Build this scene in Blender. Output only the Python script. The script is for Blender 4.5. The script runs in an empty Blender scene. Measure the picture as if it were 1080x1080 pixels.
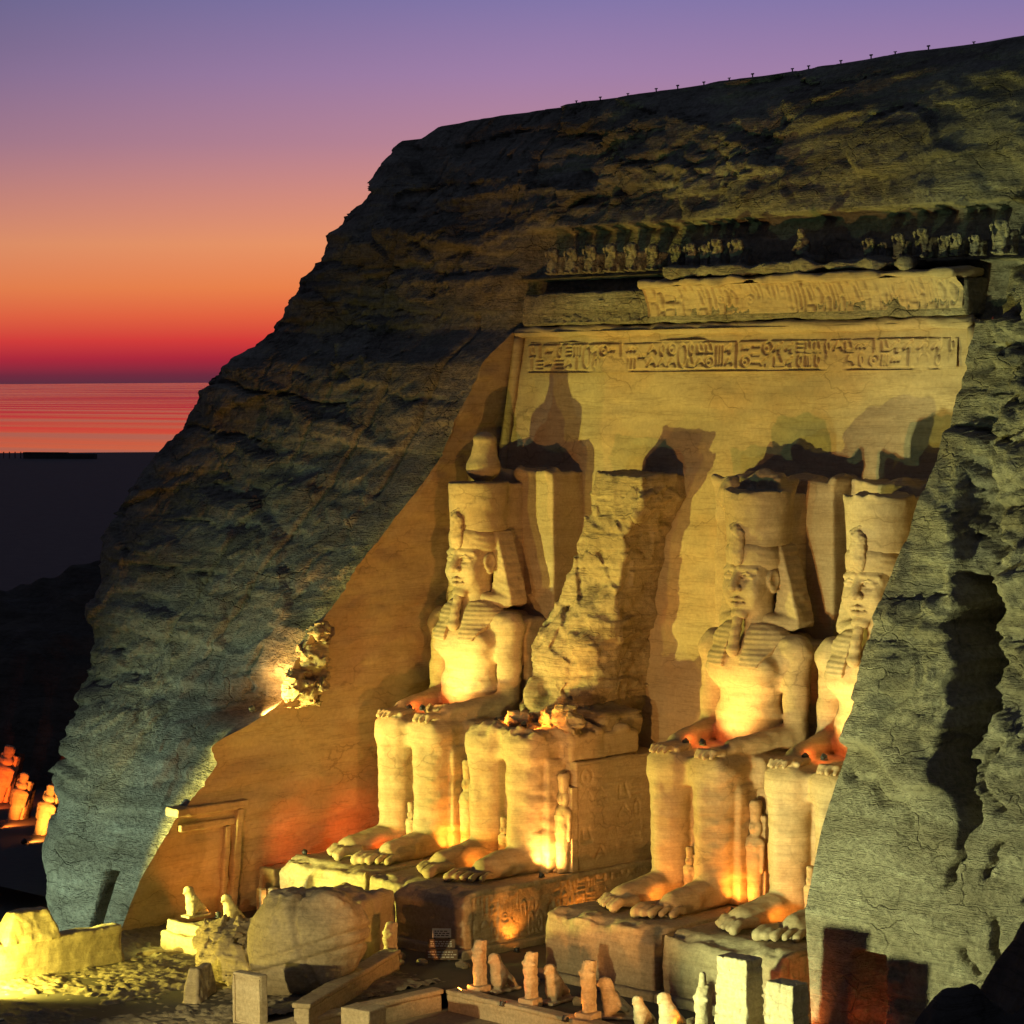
import bpy, math, random
import numpy as np
from mathutils import Vector, Matrix

random.seed(7); RNG = np.random.default_rng(11)
D = bpy.data; SC = bpy.context.scene; COL = SC.collection
rad = math.radians

# ------------------------------------------------------------------ camera
CAM = np.array([94.0035, -104.395, 25.1579]); YAW, PITCH, ROLL, FPX = 0.8042, -0.0487, -0.0064, 2867.66
_f = np.array([-math.sin(YAW)*math.cos(PITCH), math.cos(YAW)*math.cos(PITCH), math.sin(PITCH)])
_r = np.array([math.cos(YAW), math.sin(YAW), 0.0]); _u = np.cross(_r, _f)
_r, _u = _r*math.cos(ROLL)+_u*math.sin(ROLL), -_r*math.sin(ROLL)+_u*math.cos(ROLL)
cam = D.objects.new('camera', D.cameras.new('camera')); COL.objects.link(cam)
cam.matrix_world = Matrix(((_r[0], _u[0], -_f[0], CAM[0]), (_r[1], _u[1], -_f[1], CAM[1]),
                           (_r[2], _u[2], -_f[2], CAM[2]), (0, 0, 0, 1)))
cam.data.sensor_width = 36; cam.data.lens = 36*FPX/1080
cam.data.clip_start = 1; cam.data.clip_end = 80000
SC.camera = cam
SC.render.resolution_x = SC.render.resolution_y = 1024

def at(px, py, ax=2, val=-3.2):
    """point of the place seen at a pixel of the 1080 photo, on the plane axis=val"""
    d = _f + _r*(px-540)/FPX + _u*(540-py)/FPX
    return CAM + d*((val-CAM[ax])/d[ax])

# ------------------------------------------------------------------ world (afterglow) and exposure
SC.view_settings.view_transform = 'Standard'; SC.view_settings.look = 'None'
SC.view_settings.exposure = 0.0; SC.view_settings.gamma = 1.0
W = D.worlds.new('World'); SC.world = W; W.use_nodes = True
nt = W.node_tree; N = nt.nodes; L = nt.links
bg = N['Background']
def srgb(r, g, b):
    f = lambda c: (c/12.92 if c <= .04045 else ((c+.055)/1.055)**2.4)
    return (f(r/255), f(g/255), f(b/255), 1)
tc = N.new('ShaderNodeTexCoord'); sep = N.new('ShaderNodeSeparateXYZ'); L.new(tc.outputs['Generated'], sep.inputs[0])
mr = N.new('ShaderNodeMapRange'); mr.inputs['From Min'].default_value = -0.01; mr.inputs['From Max'].default_value = 0.19
L.new(sep.outputs['Z'], mr.inputs['Value'])
ramp = N.new('ShaderNodeValToRGB'); L.new(mr.outputs[0], ramp.inputs[0])
E = ramp.color_ramp.elements
def el(y): return (math.sin((398-y)/FPX)+.01)/.2
stops = [(402, (84, 47, 64)), (391, (112, 42, 62)), (374, (172, 40, 58)), (355, (212, 60, 56)), (330, (228, 98, 62)), (300, (236, 130, 74)),
         (255, (235, 149, 102)), (205, (214, 141, 126)), (150, (184, 132, 150)), (80, (160, 127, 168)), (0, (130, 118, 170)), (-120, (70, 80, 130))]
E[0].position = el(stops[0][0]); E[0].color = srgb(*stops[0][1])
E[1].position = el(stops[-1][0]); E[1].color = srgb(*stops[-1][1])
for y, c in stops[1:-1]:
    e = E.new(el(y)); e.color = srgb(*c)
mr2 = N.new('ShaderNodeMapRange'); mr2.inputs['From Min'].default_value = 0.17; mr2.inputs['From Max'].default_value = 0.5
L.new(sep.outputs['Z'], mr2.inputs['Value'])
mz = N.new('ShaderNodeMix'); mz.data_type = 'RGBA'; L.new(mr2.outputs[0], mz.inputs['Factor'])
L.new(ramp.outputs[0], mz.inputs['A']); mz.inputs['B'].default_value = (.014, .018, .034, 1)
dot = N.new('ShaderNodeVectorMath'); dot.operation = 'DOT_PRODUCT'; L.new(tc.outputs['Generated'], dot.inputs[0])
dot.inputs[1].default_value = (-.74, .67, 0)
mr3 = N.new('ShaderNodeMapRange'); mr3.inputs['From Min'].default_value = 0.2; mr3.inputs['From Max'].default_value = 0.985
mr3.interpolation_type = 'SMOOTHSTEP'; L.new(dot.outputs['Value'], mr3.inputs['Value'])
ma = N.new('ShaderNodeMix'); ma.data_type = 'RGBA'; L.new(mr3.outputs[0], ma.inputs['Factor'])
ma.inputs['A'].default_value = (.011, .014, .026, 1); L.new(mz.outputs['Result'], ma.inputs['B'])
dt2 = N.new('ShaderNodeVectorMath'); dt2.operation = 'DOT_PRODUCT'; L.new(tc.outputs['Generated'], dt2.inputs[0]); dt2.inputs[1].default_value = (-math.sin(rad(38)), math.cos(rad(38)), 0)
h1 = N.new('ShaderNodeMapRange'); h1.inputs['From Min'].default_value = .935; h1.inputs['From Max'].default_value = .985; h1.inputs['To Min'].default_value = .46; h1.inputs['To Max'].default_value = 0; L.new(dt2.outputs['Value'], h1.inputs['Value'])
h2 = N.new('ShaderNodeMapRange'); h2.inputs['From Min'].default_value = .0; h2.inputs['From Max'].default_value = .12; L.new(sep.outputs['Z'], h2.inputs['Value'])
hm = N.new('ShaderNodeMath'); hm.operation = 'MULTIPLY'; L.new(h1.outputs[0], hm.inputs[0]); L.new(h2.outputs[0], hm.inputs[1])
hx = N.new('ShaderNodeMix'); hx.data_type = 'RGBA'; L.new(hm.outputs[0], hx.inputs['Factor']); L.new(ma.outputs['Result'], hx.inputs['A']); hx.inputs['B'].default_value = (.06, .075, .12, 1)
L.new(hx.outputs['Result'], bg.inputs['Color']); bg.inputs['Strength'].default_value = 1.0

# ------------------------------------------------------------------ tagging helpers
def tag(o, label=None, cat=None, group=None, kind=None):
    if label: o['label'] = label
    if cat: o['category'] = cat
    if group: o['group'] = group
    if kind: o['kind'] = kind
    return o
def empty(name, loc=(0, 0, 0), rz=0.0):
    o = D.objects.new(name, None); COL.objects.link(o); o.location = loc; o.rotation_euler = (0, 0, rz)
    o.empty_display_size = .2
    return o
def link(name, me, mat=None, parent=None, loc=None, rot=None, scale=None):
    o = D.objects.new(name, me); COL.objects.link(o)
    if mat is not None and not me.materials: me.materials.append(mat)
    if parent is not None: o.parent = parent
    if loc is not None: o.location = loc
    if rot is not None: o.rotation_euler = rot
    if scale is not None: o.scale = scale
    return o
def copy_tree(o, parent=None):
    c = o.copy(); COL.objects.link(c); c.parent = parent
    for ch in list(o.children): copy_tree(ch, c)
    return c
def mesh(name, V, F, smooth=True):
    V = np.asarray(V, np.float32).reshape(-1, 3); me = D.meshes.new(name)
    if isinstance(F, np.ndarray):
        n, k = F.shape
        me.vertices.add(len(V)); me.vertices.foreach_set('co', V.ravel())
        me.loops.add(n*k); me.loops.foreach_set('vertex_index', F.astype(np.int32).ravel())
        me.polygons.add(n); me.polygons.foreach_set('loop_start', np.arange(0, n*k, k, dtype=np.int32))
        me.polygons.foreach_set('loop_total', np.full(n, k, np.int32)); me.update(calc_edges=True)
    else:
        me.from_pydata(V.tolist(), [], [list(f) for f in F]); me.update()
    me.polygons.foreach_set('use_smooth', np.full(len(me.polygons), smooth)); me.validate(); return me
def grid_faces(nu, nv, off=0, flip=False):
    i, j = np.meshgrid(np.arange(nu-1), np.arange(nv-1), indexing='ij')
    a = (i*nv+j).ravel()+off
    q = np.stack([a, a+nv, a+nv+1, a+1], 1)
    return q[:, ::-1] if flip else q

# ------------------------------------------------------------------ numpy noise
def _h(ix, iy, iz, s):
    n = (ix.astype(np.int64)*374761393 + iy.astype(np.int64)*668265263 + iz.astype(np.int64)*2147483647 + s*974711) & 0xffffffff
    n = ((n ^ (n >> 13))*1274126177) & 0xffffffff
    n = ((n ^ (n >> 16))*2246822519) & 0xffffffff
    return ((n ^ (n >> 15)) & 0xffff)/65535.0
def vnoise(x, y, z, s=0):
    x, y, z = np.broadcast_arrays(x, y, z)
    fx, fy, fz = np.floor(x), np.floor(y), np.floor(z); u, v, w = x-fx, y-fy, z-fz
    u, v, w = [t*t*(3-2*t) for t in (u, v, w)]; i, j, k = fx.astype(np.int64), fy.astype(np.int64), fz.astype(np.int64)
    r = 0
    for a in (0, 1):
        for b in (0, 1):
            for c in (0, 1):
                r = r + _h(i+a, j+b, k+c, s)*(u if a else 1-u)*(v if b else 1-v)*(w if c else 1-w)
    return r*2-1
def fbm(x, y, z, o=4, s=0, g=.5):
    r, a = 0, 1.0
    for k in range(o):
        r = r + a*vnoise(x, y, z, s+k*17); x, y, z = x*2.03+5.1, y*2.03+1.7, z*2.03+9.2; a *= g
    return r
def sstep(a, b, x):
    t = np.clip((x-a)/(b-a), 0, 1); return t*t*(3-2*t)
def rnd1(i, s): i = np.asarray(i); return _h(i, i*0+s, i*0+3, s)

# ------------------------------------------------------------------ signed distance sculpting
def surface_nets(F, lo, h):
    S = F < 0; nx, ny, nz = F.shape
    cnt = np.zeros((nx-1, ny-1, nz-1), np.int8)
    for a in (0, 1):
        for b in (0, 1):
            for c in (0, 1): cnt += S[a:nx-1+a, b:ny-1+b, c:nz-1+c]
    I = np.argwhere((cnt > 0) & (cnt < 8)); idx = -np.ones(cnt.shape, np.int64); idx[tuple(I.T)] = np.arange(len(I))
    P = np.zeros((len(I), 3)); n = np.zeros(len(I)); cr = [(a, b, c) for a in (0, 1) for b in (0, 1) for c in (0, 1)]
    val = {c: F[I[:, 0]+c[0], I[:, 1]+c[1], I[:, 2]+c[2]] for c in cr}
    for c in cr:
        for ax in range(3):
            if c[ax] == 0:
                d = list(c); d[ax] = 1; d = tuple(d); v0, v1 = val[c], val[d]; m = (v0 < 0) != (v1 < 0)
                t = np.where(m, v0/np.where(m, v0-v1, 1), 0); q = np.tile(np.array(c, float), (len(I), 1)); q[:, ax] += t
                P += q*m[:, None]; n += m
    V = (I+P/n[:, None])*h+np.asarray(lo)
    Q = []
    for ax in range(3):
        o1, o2 = [(1, 2), (2, 0), (0, 1)][ax]
        A = np.moveaxis(S, ax, 0); e = np.argwhere(S.take(range(0, S.shape[ax]-1), ax) != S.take(range(1, S.shape[ax]), ax))
        e = e[(e[:, o1] > 0) & (e[:, o2] > 0) & (e[:, o1] < F.shape[o1]-1) & (e[:, o2] < F.shape[o2]-1)]
        ins = S[e[:, 0], e[:, 1], e[:, 2]]
        def g(d1, d2):
            k = e.copy(); k[:, o1] -= d1; k[:, o2] -= d2; return idx[k[:, 0], k[:, 1], k[:, 2]]
        q = np.stack([g(1, 1), g(0, 1), g(0, 0), g(1, 0)], 1); q[~ins] = q[~ins][:, ::-1]; Q.append(q)
    Q = np.concatenate(Q); Q = Q[(Q >= 0).all(1)]
    return V, Q
class Sculpt:
    def __init__(s, lo, hi, h):
        s.lo, s.h = np.array(lo, float), h; s.n = np.ceil((np.array(hi)-s.lo)/h).astype(int)+1
        s.F = np.full(tuple(s.n), 3.0, np.float32)
        s.ax = [s.lo[i]+np.arange(s.n[i])*h for i in range(3)]
    def _s(s, lo, hi):
        sl = [slice(max(0, int((lo[i]-s.lo[i])/s.h)), min(s.n[i], int((hi[i]-s.lo[i])/s.h)+2)) for i in range(3)]
        x = s.ax[0][sl[0]][:, None, None]; y = s.ax[1][sl[1]][None, :, None]; z = s.ax[2][sl[2]][None, None, :]
        return tuple(sl), x, y, z
    def put(s, fn, lo, hi, k=.2, op='u'):
        m = k+.35; sl, x, y, z = s._s([a-m for a in lo], [a+m for a in hi]); A = s.F[sl]
        if A.size == 0: return s
        d = fn(x, y, z)
        if op == 'u': q = np.maximum(k-np.abs(A-d), 0)/k; s.F[sl] = np.minimum(A, d)-q*q*k*.25
        else: d = -d; q = np.maximum(k-np.abs(A-d), 0)/k; s.F[sl] = np.maximum(A, d)+q*q*k*.25
        return s
    def ell(s, c, r, k=.2, op='u'):
        c = np.array(c, float); r = np.array(r, float); mr_ = r.min()
        def fn(x, y, z):
            a = np.sqrt(((x-c[0])/r[0])**2+((y-c[1])/r[1])**2+((z-c[2])/r[2])**2)
            b = np.sqrt(((x-c[0])/r[0]**2)**2+((y-c[1])/r[1]**2)**2+((z-c[2])/r[2]**2)**2)+1e-6
            return a*(a-1)/b
        return s.put(fn, c-r, c+r, k, op)
    def cone(s, a, b, ra, rb, k=.2, op='u', sx=1.0, sz=1.0):
        a = np.array(a, float); b = np.array(b, float); ab = (b-a)*np.array([1/sx, 1, 1/sz]); l2 = ab@ab
        def fn(x, y, z):
            X, Y, Z = (x-a[0])/sx, y-a[1], (z-a[2])/sz
            t = np.clip((X*ab[0]+Y*ab[1]+Z*ab[2])/l2, 0, 1)
            return (np.sqrt((X-t*ab[0])**2+(Y-t*ab[1])**2+(Z-t*ab[2])**2)-(ra+(rb-ra)*t))*min(1, sx, sz)
        R_ = max(ra, rb)*max(sx, sz, 1); return s.put(fn, np.minimum(a, b)-R_, np.maximum(a, b)+R_, k, op)
    def box(s, lo, hi, r=.1, k=.15, op='u', taper=0.0, rz=0.0):
        lo, hi = np.array(lo, float), np.array(hi, float); c, hf = (lo+hi)/2, (hi-lo)/2-r; cs, sn = math.cos(rz), math.sin(rz)
        def fn(x, y, z):
            X0, Y0 = x-c[0], y-c[1]; X = X0*cs+Y0*sn; Y = -X0*sn+Y0*cs
            Z = z-c[2]; sc = 1-taper*Z/(hf[2]+1e-6)
            qx, qy, qz = np.abs(X/sc)-hf[0], np.abs(Y/sc)-hf[1], np.abs(Z)-hf[2]
            return np.sqrt(np.maximum(qx, 0)**2+np.maximum(qy, 0)**2+np.maximum(qz, 0)**2)+np.minimum(np.maximum(np.maximum(qx, qy), qz), 0)-r
        ex = (1+abs(taper))*(1.4 if rz else 1)
        return s.put(fn, c-(hi-lo)/2*ex, c+(hi-lo)/2*ex, k, op)
    def prism(s, pts, y0, y1, r=.08, k=.12, op='u', shear=0.0, zref=0.0):
        pts = np.array(pts, float)
        def fn(x, y, z):
            X, Z = np.broadcast_arrays(x, z); X = X[:, 0, :]; Z = Z[:, 0, :]
            d = np.full(X.shape, 1e9); sg = np.ones(X.shape); n = len(pts)
            for i in range(n):
                a, b = pts[i], pts[i-1]; e = b-a; wx, wz = X-a[0], Z-a[1]
                t = np.clip((wx*e[0]+wz*e[1])/(e@e), 0, 1); d = np.minimum(d, (wx-e[0]*t)**2+(wz-e[1]*t)**2)
                c1, c2, c3 = Z >= a[1], Z < b[1], e[0]*wz > e[1]*wx
                fl = (c1 & c2 & c3) | (~c1 & ~c2 & ~c3); sg = np.where(fl, -sg, sg)
            d2 = (sg*np.sqrt(d)+r)[:, None, :]
            Y = y+shear*(z-zref); dy = np.abs(Y-(y0+y1)/2)-(y1-y0)/2+r
            d2, dy = np.broadcast_arrays(d2, dy)
            return np.sqrt(np.maximum(d2, 0)**2+np.maximum(dy, 0)**2)+np.minimum(np.maximum(d2, dy), 0)-r
        zr = [abs(shear*(p[1]-zref)) for p in pts]
        return s.put(fn, (pts[:, 0].min(), min(y0, y1)-max(zr), pts[:, 1].min()), (pts[:, 0].max(), max(y0, y1)+max(zr), pts[:, 1].max()), k, op)
    def rough(s, amp, scale, seed=0, octv=3, sz=1.0, where=None):
        m = np.abs(s.F) < amp*2.5+s.h*2; I = np.nonzero(m); x, y, z = [s.ax[i][I[i]] for i in range(3)]
        n = fbm(x/scale, y/scale, z*sz/scale, octv, seed)
        if where is not None: n = n*where(x, y, z)
        s.F[I] += amp*n; return s
    def field(s, fn):
        m = np.abs(s.F) < .6; I = np.nonzero(m); x, y, z = [s.ax[i][I[i]] for i in range(3)]
        s.F[I] += fn(x, y, z); return s
    def mesh(s, name):
        G = s.F
        for ax in range(3):
            for e in (0, -1):
                sl = [slice(None)]*3; sl[ax] = e; G[tuple(sl)] = np.maximum(G[tuple(sl)], .01)
        V, Q = surface_nets(G, s.lo, s.h); return mesh(name, V, Q)

# ------------------------------------------------------------------ materials
def mat_stone(name, c1, c2, c3, strata=2.2, bump=.5, fine=9.0, bdist=.08, veins=.5, blotch=.35, crack=.25, fc=.28):
    m = D.materials.new(name); m.use_nodes = True; t = m.node_tree; n = t.nodes; l = t.links; b = n['Principled BSDF']
    b.inputs['Roughness'].default_value = .92; b.inputs['Specular IOR Level'].default_value = .15
    geo = n.new('ShaderNodeNewGeometry')
    mp = n.new('ShaderNodeMapping'); mp.inputs['Scale'].default_value = (.16, .16, strata); l.new(geo.outputs['Position'], mp.inputs['Vector'])
    w = n.new('ShaderNodeTexNoise'); w.inputs['Scale'].default_value = 1.0; w.inputs['Detail'].default_value = 6; w.inputs['Roughness'].default_value = .62; w.inputs['Distortion'].default_value = .5
    l.new(mp.outputs[0], w.inputs['Vector'])
    r = n.new('ShaderNodeValToRGB'); l.new(w.outputs['Fac'], r.inputs[0])
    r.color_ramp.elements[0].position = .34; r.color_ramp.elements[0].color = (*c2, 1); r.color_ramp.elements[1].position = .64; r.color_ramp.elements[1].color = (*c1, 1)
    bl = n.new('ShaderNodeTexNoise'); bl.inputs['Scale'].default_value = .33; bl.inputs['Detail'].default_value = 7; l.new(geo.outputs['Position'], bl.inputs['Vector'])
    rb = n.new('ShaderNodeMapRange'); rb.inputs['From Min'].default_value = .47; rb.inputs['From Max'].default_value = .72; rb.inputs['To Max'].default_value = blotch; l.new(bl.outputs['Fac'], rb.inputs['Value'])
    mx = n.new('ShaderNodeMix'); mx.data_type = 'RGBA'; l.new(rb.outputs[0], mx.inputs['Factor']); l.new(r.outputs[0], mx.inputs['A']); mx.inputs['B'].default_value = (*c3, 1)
    # thin dark bedding veins
    mp2 = n.new('ShaderNodeMapping'); mp2.inputs['Scale'].default_value = (.07, .07, 1.3*strata); l.new(geo.outputs['Position'], mp2.inputs['Vector'])
    vn = n.new('ShaderNodeTexNoise'); vn.inputs['Scale'].default_value = 1.6; vn.inputs['Detail'].default_value = 4; vn.inputs['Roughness'].default_value = .7; l.new(mp2.outputs[0], vn.inputs['Vector'])
    sb = n.new('ShaderNodeMath'); sb.operation = 'SUBTRACT'; l.new(vn.outputs['Fac'], sb.inputs[0]); sb.inputs[1].default_value = .5
    ab = n.new('ShaderNodeMath'); ab.operation = 'ABSOLUTE'; l.new(sb.outputs[0], ab.inputs[0])
    vr = n.new('ShaderNodeMapRange'); vr.inputs['From Min'].default_value = 0; vr.inputs['From Max'].default_value = .022; vr.inputs['To Min'].default_value = veins; vr.inputs['To Max'].default_value = 0; l.new(ab.outputs[0], vr.inputs['Value'])
    m2 = n.new('ShaderNodeMix'); m2.data_type = 'RGBA'; l.new(vr.outputs[0], m2.inputs['Factor']); l.new(mx.outputs['Result'], m2.inputs['A']); m2.inputs['B'].default_value = (c2[0]*.55, c2[1]*.5, c2[2]*.45, 1)
    fn = n.new('ShaderNodeTexNoise'); fn.inputs['Scale'].default_value = fine; fn.inputs['Detail'].default_value = 8; fn.inputs['Roughness'].default_value = .68; l.new(geo.outputs['Position'], fn.inputs['Vector'])
    fr = n.new('ShaderNodeMapRange'); fr.inputs['From Min'].default_value = .3; fr.inputs['From Max'].default_value = .7; fr.inputs['To Min'].default_value = 1-fc; fr.inputs['To Max'].default_value = 1+fc*.75; l.new(fn.outputs['Fac'], fr.inputs['Value'])
    m3 = n.new('ShaderNodeMix'); m3.data_type = 'RGBA'; m3.blend_type = 'MULTIPLY'; m3.inputs['Factor'].default_value = 1; l.new(m2.outputs['Result'], m3.inputs['A']); l.new(fr.outputs[0], m3.inputs['B'])
    l.new(m3.outputs['Result'], b.inputs['Base Color'])
    ad = n.new('ShaderNodeMath'); ad.operation = 'MULTIPLY_ADD'; l.new(w.outputs['Fac'], ad.inputs[0]); ad.inputs[1].default_value = .9; l.new(fn.outputs['Fac'], ad.inputs[2])
    ad2 = n.new('ShaderNodeMath'); ad2.operation = 'MULTIPLY_ADD'; l.new(vr.outputs[0], ad2.inputs[0]); ad2.inputs[1].default_value = -.5; l.new(ad.outputs[0], ad2.inputs[2])
    # hairline cracks, in patches
    mp3 = n.new('ShaderNodeMapping'); mp3.inputs['Scale'].default_value = (.28, .28, .62); mp3.inputs['Rotation'].default_value = (.12, .1, .2)
    wn = n.new('ShaderNodeTexNoise'); wn.inputs['Scale'].default_value = .9; wn.inputs['Detail'].default_value = 5; l.new(geo.outputs['Position'], wn.inputs['Vector'])
    wa = n.new('ShaderNodeVectorMath'); wa.operation = 'MULTIPLY_ADD'; l.new(wn.outputs['Color'], wa.inputs[0]); wa.inputs[1].default_value = (1.6, 1.6, 1.2); l.new(geo.outputs['Position'], wa.inputs[2]); l.new(wa.outputs[0], mp3.inputs['Vector'])
    vo = n.new('ShaderNodeTexVoronoi'); vo.feature = 'DISTANCE_TO_EDGE'; vo.inputs['Scale'].default_value = 1.25; l.new(mp3.outputs[0], vo.inputs['Vector'])
    cr = n.new('ShaderNodeMapRange'); cr.inputs['From Min'].default_value = .004; cr.inputs['From Max'].default_value = .03; cr.inputs['To Min'].default_value = 1; cr.inputs['To Max'].default_value = 0; l.new(vo.outputs['Distance'], cr.inputs['Value'])
    cm = n.new('ShaderNodeMapRange'); cm.inputs['From Min'].default_value = .48; cm.inputs['From Max'].default_value = .6; cm.inputs['To Max'].default_value = crack; l.new(bl.outputs['Fac'], cm.inputs['Value'])
    cx = n.new('ShaderNodeMath'); cx.operation = 'MULTIPLY'; l.new(cr.outputs[0], cx.inputs[0]); l.new(cm.outputs[0], cx.inputs[1])
    m4 = n.new('ShaderNodeMix'); m4.data_type = 'RGBA'; l.new(cx.outputs[0], m4.inputs['Factor']); l.new(m3.outputs['Result'], m4.inputs['A']); m4.inputs['B'].default_value = (c2[0]*.3, c2[1]*.28, c2[2]*.25, 1); l.new(m4.outputs['Result'], b.inputs['Base Color'])
    ad3 = n.new('ShaderNodeMath'); ad3.operation = 'MULTIPLY_ADD'; l.new(cx.outputs[0], ad3.inputs[0]); ad3.inputs[1].default_value = -1.2; l.new(ad2.outputs[0], ad3.inputs[2]); ad2 = ad3
    bp = n.new('ShaderNodeBump'); bp.inputs['Strength'].default_value = bump; bp.inputs['Distance'].default_value = bdist; l.new(ad2.outputs[0], bp.inputs['Height']); l.new(bp.outputs[0], b.inputs['Normal'])
    return m
def mat_plain(name, col, rough=.7, noise=.25, scale=6.0, metal=0.0, bump=.2):
    m = D.materials.new(name); m.use_nodes = True; t = m.node_tree; n = t.nodes; l = t.links; b = n['Principled BSDF']
    b.inputs['Roughness'].default_value = rough; b.inputs['Metallic'].default_value = metal
    tx = n.new('ShaderNodeTexNoise'); tx.inputs['Scale'].default_value = scale; tx.inputs['Detail'].default_value = 6
    geo = n.new('ShaderNodeNewGeometry'); l.new(geo.outputs['Position'], tx.inputs['Vector'])
    r = n.new('ShaderNodeMix'); r.data_type = 'RGBA'; l.new(tx.outputs['Fac'], r.inputs['Factor'])
    r.inputs['A'].default_value = (*[c*(1-noise) for c in col], 1); r.inputs['B'].default_value = (*[min(1, c*(1+noise)) for c in col], 1)
    l.new(r.outputs['Result'], b.inputs['Base Color'])
    if bump:
        bp = n.new('ShaderNodeBump'); bp.inputs['Strength'].default_value = bump; bp.inputs['Distance'].default_value = .05; l.new(tx.outputs['Fac'], bp.inputs['Height']); l.new(bp.outputs[0], b.inputs['Normal'])
    return m
def mat_glow(name, col, s):
    m = D.materials.new(name); m.use_nodes = True; b = m.node_tree.nodes['Principled BSDF']
    b.inputs['Base Color'].default_value = (*col, 1); b.inputs['Emission Color'].default_value = (*col, 1); b.inputs['Emission Strength'].default_value = s; return m
M_STATUE = mat_stone('statue_sandstone', (.47, .36, .235), (.37, .275, .17), (.40, .25, .14), strata=1.6, bump=.3, fine=7, bdist=.06, veins=.35, blotch=.4, crack=.35, fc=.18)
M_FACADE = mat_stone('facade_sandstone', (.46, .35, .225), (.385, .285, .175), (.42, .27, .15), strata=.9, bump=.32, fine=5, bdist=.06, veins=.42, blotch=.75, crack=.4, fc=.16)
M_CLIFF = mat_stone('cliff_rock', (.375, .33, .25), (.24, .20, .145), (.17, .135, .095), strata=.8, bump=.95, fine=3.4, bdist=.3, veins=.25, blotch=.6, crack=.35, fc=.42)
M_BLOCK = mat_stone('cut_blocks', (.43, .345, .235), (.34, .265, .17), (.28, .21, .13), strata=2.4, bump=.45, fine=6, bdist=.06, veins=.3, blotch=.4)
M_ROUGH = mat_stone('broken_rock', (.42, .33, .21), (.29, .22, .14), (.22, .16, .1), strata=1.2, bump=.7, fine=3.2, bdist=.15, veins=.4, blotch=.5)
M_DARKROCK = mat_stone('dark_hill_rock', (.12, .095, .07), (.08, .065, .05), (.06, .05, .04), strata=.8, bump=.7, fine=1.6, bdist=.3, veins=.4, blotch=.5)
M_METAL = mat_plain('lamp_metal', (.06, .06, .065), .45, .2, 9, .6, .1)
M_WOOD = mat_plain('sign_board', (.20, .12, .07), .7, .3, 12)
M_WHITE = mat_plain('white_board', (.72, .70, .62), .6, .1, 12)
M_INK = mat_plain('sign_ink', (.05, .04, .035), .8, .2, 20)

# ------------------------------------------------------------------ the lamps
LENS = {}
def lamp(loc, target, power, col, size=78, blend=.6, radius=.12, scale=1.0, label='', group=None, name='floodlight', glow=25):
    loc = Vector(loc); d = (Vector(target)-loc).normalized()
    t = empty(name, loc, 0); tag(t, label, 'floodlight', group)
    q = d.to_track_quat('-Z', 'Y')
    s = scale
    def part(nm, V, F, m, rot=True):
        V = np.array(V, float)*s
        if rot: V = np.array([q @ Vector(v) for v in V])
        return link(nm, mesh(nm, V, F, False), m, t)
    n = 14; a = np.arange(n)*2*math.pi/n
    def rings(rs):
        V = np.concatenate([np.stack([r*np.cos(a), r*np.sin(a), np.full(n, z)], 1) for r, z in rs]); F = []
        for k in range(len(rs)-1): F += [(k*n+i, k*n+(i+1) % n, (k+1)*n+(i+1) % n, (k+1)*n+i) for i in range(n)]
        F.append(tuple(range(n))[::-1]); F.append(tuple((len(rs)-1)*n+i for i in range(n))); return V, F
    V, F = rings([(.10, .42), (.19, .34), (.26, .05), (.28, .0), (.24, -.0), (.235, .05)]); part('housing', V, F, M_METAL)
    V, F = rings([(.225, .03), (.225, .015), (.12, .0)])
    key = tuple(col)+(glow,)
    if key not in LENS: LENS[key] = mat_glow('lamp_lens', col, glow)
    part('lens', V, F[:-1]+[F[-1][::-1]] , LENS[key])
    b = [(-.3, -.05, -.32), (.3, -.05, -.32), (.3, .05, -.32), (-.3, .05, -.32)]
    V = [(x, y, z) for z in (-.36, -.30) for x, y in ((-.3, -.2), (.3, -.2), (.3, .2), (-.3, .2))]
    for sx in (-1, 1): V += [(sx*.29+dx, dy, z) for z in (-.30, .1) for dx, dy in ((-.02, -.04), (.02, -.04), (.02, .04), (-.02, .04))]
    F = [];
    for k in range(3):
        o = k*8; F += [(o+3, o+2, o+1, o), (o+4, o+5, o+6, o+7)]+[(o+i, o+(i+1) % 4, o+4+(i+1) % 4, o+4+i) for i in range(4)]
    part('bracket', V, F, M_METAL, False)
    if s > 1:
        zb = (-4.4-loc.z)/s; V = [(x, y, z) for z in (zb, -.36) for x, y in ((-.07, -.07), (.07, -.07), (.07, .07), (-.07, .07))]
        part('mast', V, [(3, 2, 1, 0), (4, 5, 6, 7), (0, 1, 5, 4), (1, 2, 6, 5), (2, 3, 7, 6), (3, 0, 4, 7)], M_METAL, False)
    ld = D.lights.new('lamp', 'SPOT'); ld.energy = power; ld.color = col; ld.spot_size = rad(size); ld.spot_blend = blend; ld.shadow_soft_size = radius
    lo = D.objects.new('lamp_beam', ld); COL.objects.link(lo); lo.parent = t; lo.location = d*(.1*s); lo.rotation_euler = q.to_euler()
    return t

XCs = (-13.704, -6.55, 6.371, 13.884)
FL = 'large floodlights on the forecourt'
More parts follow.
